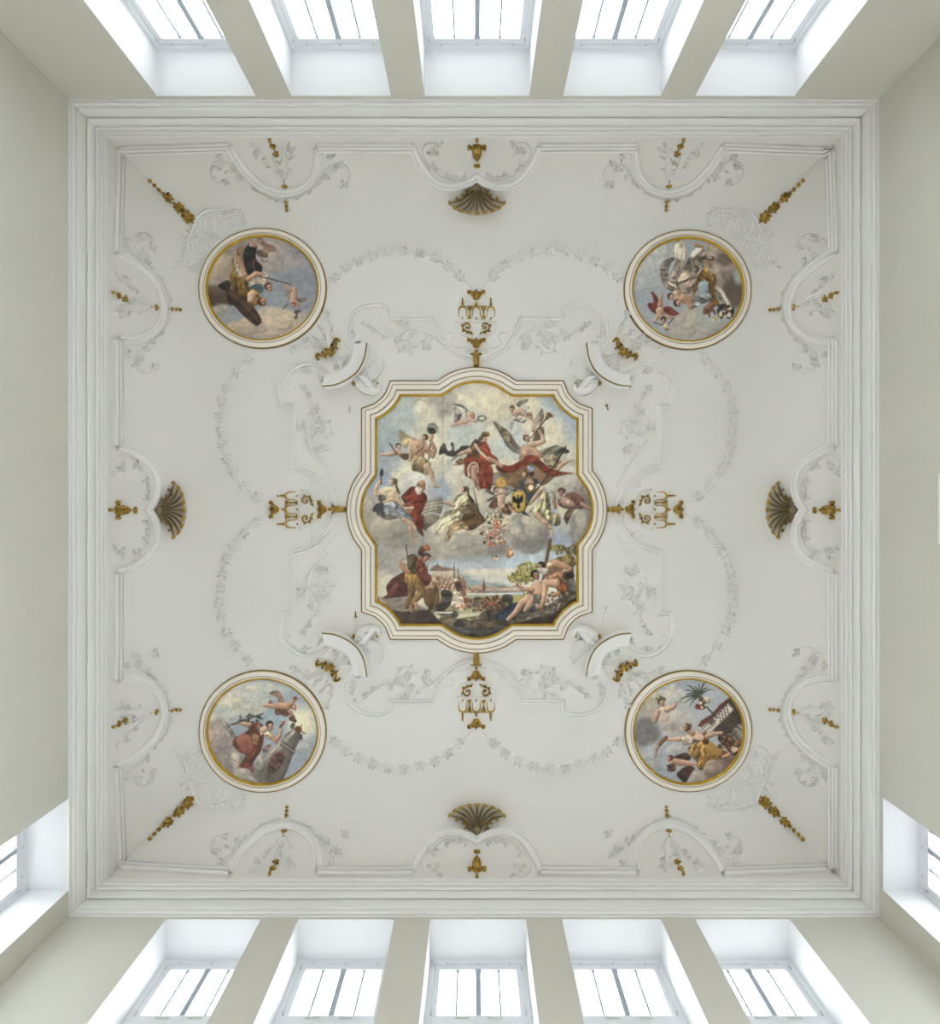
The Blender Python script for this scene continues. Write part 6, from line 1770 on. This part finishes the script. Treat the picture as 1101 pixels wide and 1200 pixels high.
def paint_palm():
    c = Canvas(725, 780, 890, 935, (162, 168, 178), seed=14)
    c.view(725, 780, 6.673)
    c.cloud(250, 300, 120, 130, (196, 184, 164), (164, 156, 146), 0.9)
    c.cloud(430, 240, 120, 100, (206, 200, 188), (172, 172, 174), 0.9); c.blob(560, 160, 120, 60, (156, 166, 184), 0.8, 0.8, warp=0.3); c.blob(760, 230, 100, 60, (164, 172, 186), 0.8, 0.7, warp=0.3)
    c.cloud(450, 440, 150, 110, (204, 196, 186), (166, 162, 162), 0.8)
    c.blob(210, 520, 110, 110, (124, 118, 120), 0.7, 0.95, warp=0.35); c.blob(400, 480, 70, 40, (150, 138, 136), 0.8, 0.7, warp=0.4)
    c.cloud(430, 660, 170, 80, (196, 192, 188), (152, 160, 172), 0.8); c.cloud(280, 700, 110, 80, (182, 184, 188), (148, 158, 172), 0.7)
    c.blob(360, 850, 120, 60, (146, 156, 174), 0.7, 0.8, warp=0.3); c.cloud(270, 790, 80, 50, (176, 176, 176), (140, 146, 156), 0.7)
    c.cloud(760, 800, 150, 110, (186, 160, 142), (124, 104, 94), 0.98); c.cloud(610, 860, 60, 70, (186, 176, 166), (156, 148, 144), 0.9); c.blob(880, 720, 80, 60, (130, 108, 92), 0.7, 0.8, warp=0.4)
    c.poly([(700, 470), (860, 250), (930, 300), (985, 400), (985, 520), (900, 580), (800, 580)], (96, 86, 76), (58, 50, 46), 140, fold=0.12, curve=False)
    c.poly([(800, 560), (880, 500), (960, 440), (975, 560), (930, 640), (850, 600)], (150, 144, 136), (98, 90, 82), fold=0.2)
    c.poly([(616, 470), (640, 430), (720, 380), (790, 300), (850, 256), (880, 262), (800, 330), (720, 420), (650, 480)], (142, 72, 56), (98, 46, 40), 120, fold=0.1, curve=False)
    c.poly([(618, 492), (660, 460), (750, 400), (850, 290), (892, 344), (800, 440), (706, 526)], (218, 210, 194), (186, 176, 160), 140, fold=0.03, curve=False)
    c.poly([(690, 440), (730, 410), (756, 430), (716, 466)], (120, 112, 104), (100, 92, 86), fold=0.02, curve=False)
    for k in range(3):
        for q in range(4):
            x, y = 770 + q * 20 - k * 0 + 6 * k, 372 - q * 20 + k * 26
            c.poly([(x, y), (x + 8, y - 7), (x + 18, y + 10), (x + 10, y + 17)], (92, 84, 80), (78, 70, 66), fold=0, curve=False, soft=0.4)
    for k in range(2):
        for q in range(5):
            x, y = 640 + q * 18 + 26 * k, 486 - q * 14 + k * 22 - 4
            c.poly([(x, y), (x + 8, y - 6), (x + 16, y + 10), (x + 8, y + 16)], (96, 88, 84), (80, 72, 68), fold=0, curve=False, soft=0.4)
    for k in range(11):
        a = 2.3 + k * 0.34
        L = 110 + 20 * (k % 3)
        c.line([(625, 235), (625 + 0.6 * L * cos(a), 235 + 0.5 * L * sin(a) - 10), (625 + L * cos(a), 235 + L * sin(a) * 0.8 + 8)], 17, ((74, 88, 70), (96, 108, 86), (58, 70, 58))[k % 3], 4)
    c.limb([(650, 270, 30), (690, 270, 26)], (210, 198, 168), (150, 128, 100)); c.blob(640, 262, 20, 24, (80, 74, 62), 0.5, 0.9); c.limb([(610, 320, 18), (650, 326, 16)], (190, 80, 60)); c.dabs(14, 610, 280, 700, 330, 9, 16, [(226, 214, 190), (176, 70, 54), (190, 170, 130), (70, 60, 52)])
    c.line([(680, 320), (720, 360), (766, 408)], 11, (60, 52, 46))
    c.limb([(340, 360, 40), (350, 400, 44)], (212, 190, 176), (176, 152, 142)); c.limb([(370, 340, 24), (420, 324, 18), (440, 300, 12)], (214, 172, 146)); c.limb([(300, 360, 22), (290, 400, 20), (276, 436, 14)], (208, 168, 146))
    c.head(330, 284, 34, (86, 76, 54), (208, 162, 136), 40); c.dabs(8, 290, 240, 370, 270, 9, 15, [(84, 90, 62), (110, 108, 76)])
    c.poly([(540, 640), (600, 600), (680, 560), (720, 610), (780, 640), (860, 690), (820, 724), (690, 740), (650, 810), (614, 800), (600, 740), (556, 700)], (196, 148, 70), (112, 76, 32), 130, fold=0.28, fa=60)
    c.limb([(710, 640, 44), (780, 680, 30)], (194, 146, 66), (140, 96, 42)); c.poly([(640, 540), (680, 520), (700, 600), (660, 610)], (150, 104, 46), (104, 68, 30), fold=0.24)
    c.poly([(470, 560), (540, 530), (620, 510), (650, 570), (600, 600), (530, 620), (480, 600)], (226, 212, 194), (166, 146, 130), 130, fold=0.24)
    c.limb([(570, 535, 28), (610, 545, 32), (640, 560, 22)], (222, 186, 158), (186, 146, 122)); c.limb([(470, 572, 18), (420, 574, 15), (372, 576, 11)], (216, 176, 148)); c.limb([(690, 550, 20), (740, 530, 17), (800, 524, 12)], (212, 168, 138))
    c.limb([(532, 498, 20), (570, 525, 24)], (212, 170, 142))
    c.head(524, 482, 34, (96, 74, 50), (212, 166, 138), 200); c.dabs(6, 540, 456, 566, 490, 8, 14, [(72, 66, 48), (100, 90, 62)])
    c.limb([(366, 560, 16), (330, 594, 18), (300, 630, 14)], (150, 108, 82)); c.limb([(300, 630, 13), (284, 680, 11), (278, 712, 7)], (196, 160, 140))
    c.poly([(770, 570), (800, 540), (850, 560), (900, 600), (940, 650), (900, 700), (850, 660)], (96, 72, 56), (52, 38, 32), fold=0.26)
    c.dabs(30, 790, 540, 930, 680, 10, 20, [(150, 84, 64), (90, 62, 46), (176, 120, 84), (64, 46, 38), (200, 170, 140)], 0.9); c.blob(900, 650, 26, 18, (214, 196, 170), 0.5, 0.9)
    c.limb([(860, 690, 16), (810, 712, 10)], (208, 156, 130))
    c.poly([(420, 720), (470, 690), (530, 682), (560, 720), (530, 740), (450, 740)], (108, 68, 56), (66, 40, 36), fold=0.24); c.poly([(450, 850), (480, 810), (540, 780), (590, 800), (560, 840), (520, 910), (480, 890)], (92, 54, 46), (56, 34, 32), fold=0.24)
    c.limb([(420, 745, 26), (480, 755, 28), (540, 762, 20), (600, 768, 9)], (214, 168, 140)); c.head(396, 724, 28, (108, 64, 46), (202, 146, 118), 160)
    c.limb([(410, 795, 32)], (120, 84, 58), (70, 48, 38)); c.dabs(16, 370, 770, 440, 830, 8, 15, [(150, 104, 66), (80, 78, 52), (110, 66, 48), (60, 44, 36)])
    c.finish(); return c

def inset(path, cx, cy, d):
    return [(x + (cx - x) * d / hypot(x - cx, y - cy), y + (cy - y) * d / hypot(x - cx, y - cy)) for x, y in path]

def lower(path, h):
    """plan correction: raised work is seen a little further out than its footprint"""
    k = 1 - h / HF
    return [(CX + (x - CX) * k, CY + (y - CY) * k) for x, y in path]

# large painting
root = thing('ceiling_painting', 'large central painting of gods on clouds above a city, in a curved cream frame', 'painting', None, 558.5, 597.8)
pb = lower(PATH_BIG, 0.055)
canvas_mesh(paint_big(), inset(PATH_BIG, 558.5, 597.8, 13.0), root)
frame_parts(root, pb,
            [(1.1, 0.0), (1.1, 0.026), (1.6, 0.045), (4.4, 0.062), (5.0, 0.05), (5.8, 0.05), (6.2, 0.064), (9.0, 0.072), (10.6, 0.066), (11.0, 0.04), (11.9, 0.038), (12.3, 0.056), (14.0, 0.07), (15.6, 0.06), (16.4, 0.04), (16.5, 0.0)],
            [(-0.3, -0.012), (-0.3, 0.022), (0.3, 0.032), (1.1, 0.028), (1.2, 0.0)],
            [(16.3, 0.0), (16.3, 0.046), (17.1, 0.056), (18.2, 0.044), (18.9, 0.0)], [(5.15, 5.65, 0.052), (11.1, 11.8, 0.041)])
for key, (cx, cy, rx, ry), fn, lab in (
        ((-1, -1), (307, 337.3, 75.2, 71), paint_cannon, 'round painting of figures in black and mustard robes beside a dark cannon'),
        ((1, -1), (806, 339, 75, 70.6), paint_drapery, 'round painting of a figure in billowing white drapery and a red-cloaked cherub'),
        ((-1, 1), (307, 857.8, 75, 72), paint_obelisk, 'round painting of a woman in red leaning on a grey obelisk'),
        ((1, 1), (807, 857.5, 74.8, 71.6), paint_palm, 'round painting of a woman in ochre below a palm and tilted white house')):
    p = ell_path(cx, cy, rx, ry)
    root = thing('round_painting', lab, 'painting', 'round paintings near the corners', cx, cy)
    canvas_mesh(fn(), inset(p, cx, cy, 7.5), root)
    frame_parts(root, lower(p, 0.03),
                [(1.1, 0.0), (1.1, 0.024), (1.8, 0.038), (4.4, 0.05), (5.9, 0.046), (6.3, 0.032), (6.9, 0.03), (7.3, 0.042), (8.2, 0.046), (8.8, 0.036), (8.9, 0.0)],
                [(-0.2, -0.012), (-0.2, 0.018), (0.4, 0.028), (1.1, 0.026), (1.2, 0.0)],
                [(8.7, 0.0), (8.7, 0.038), (9.6, 0.048), (10.8, 0.036), (11.5, 0.0)], [(6.35, 6.85, 0.034)])
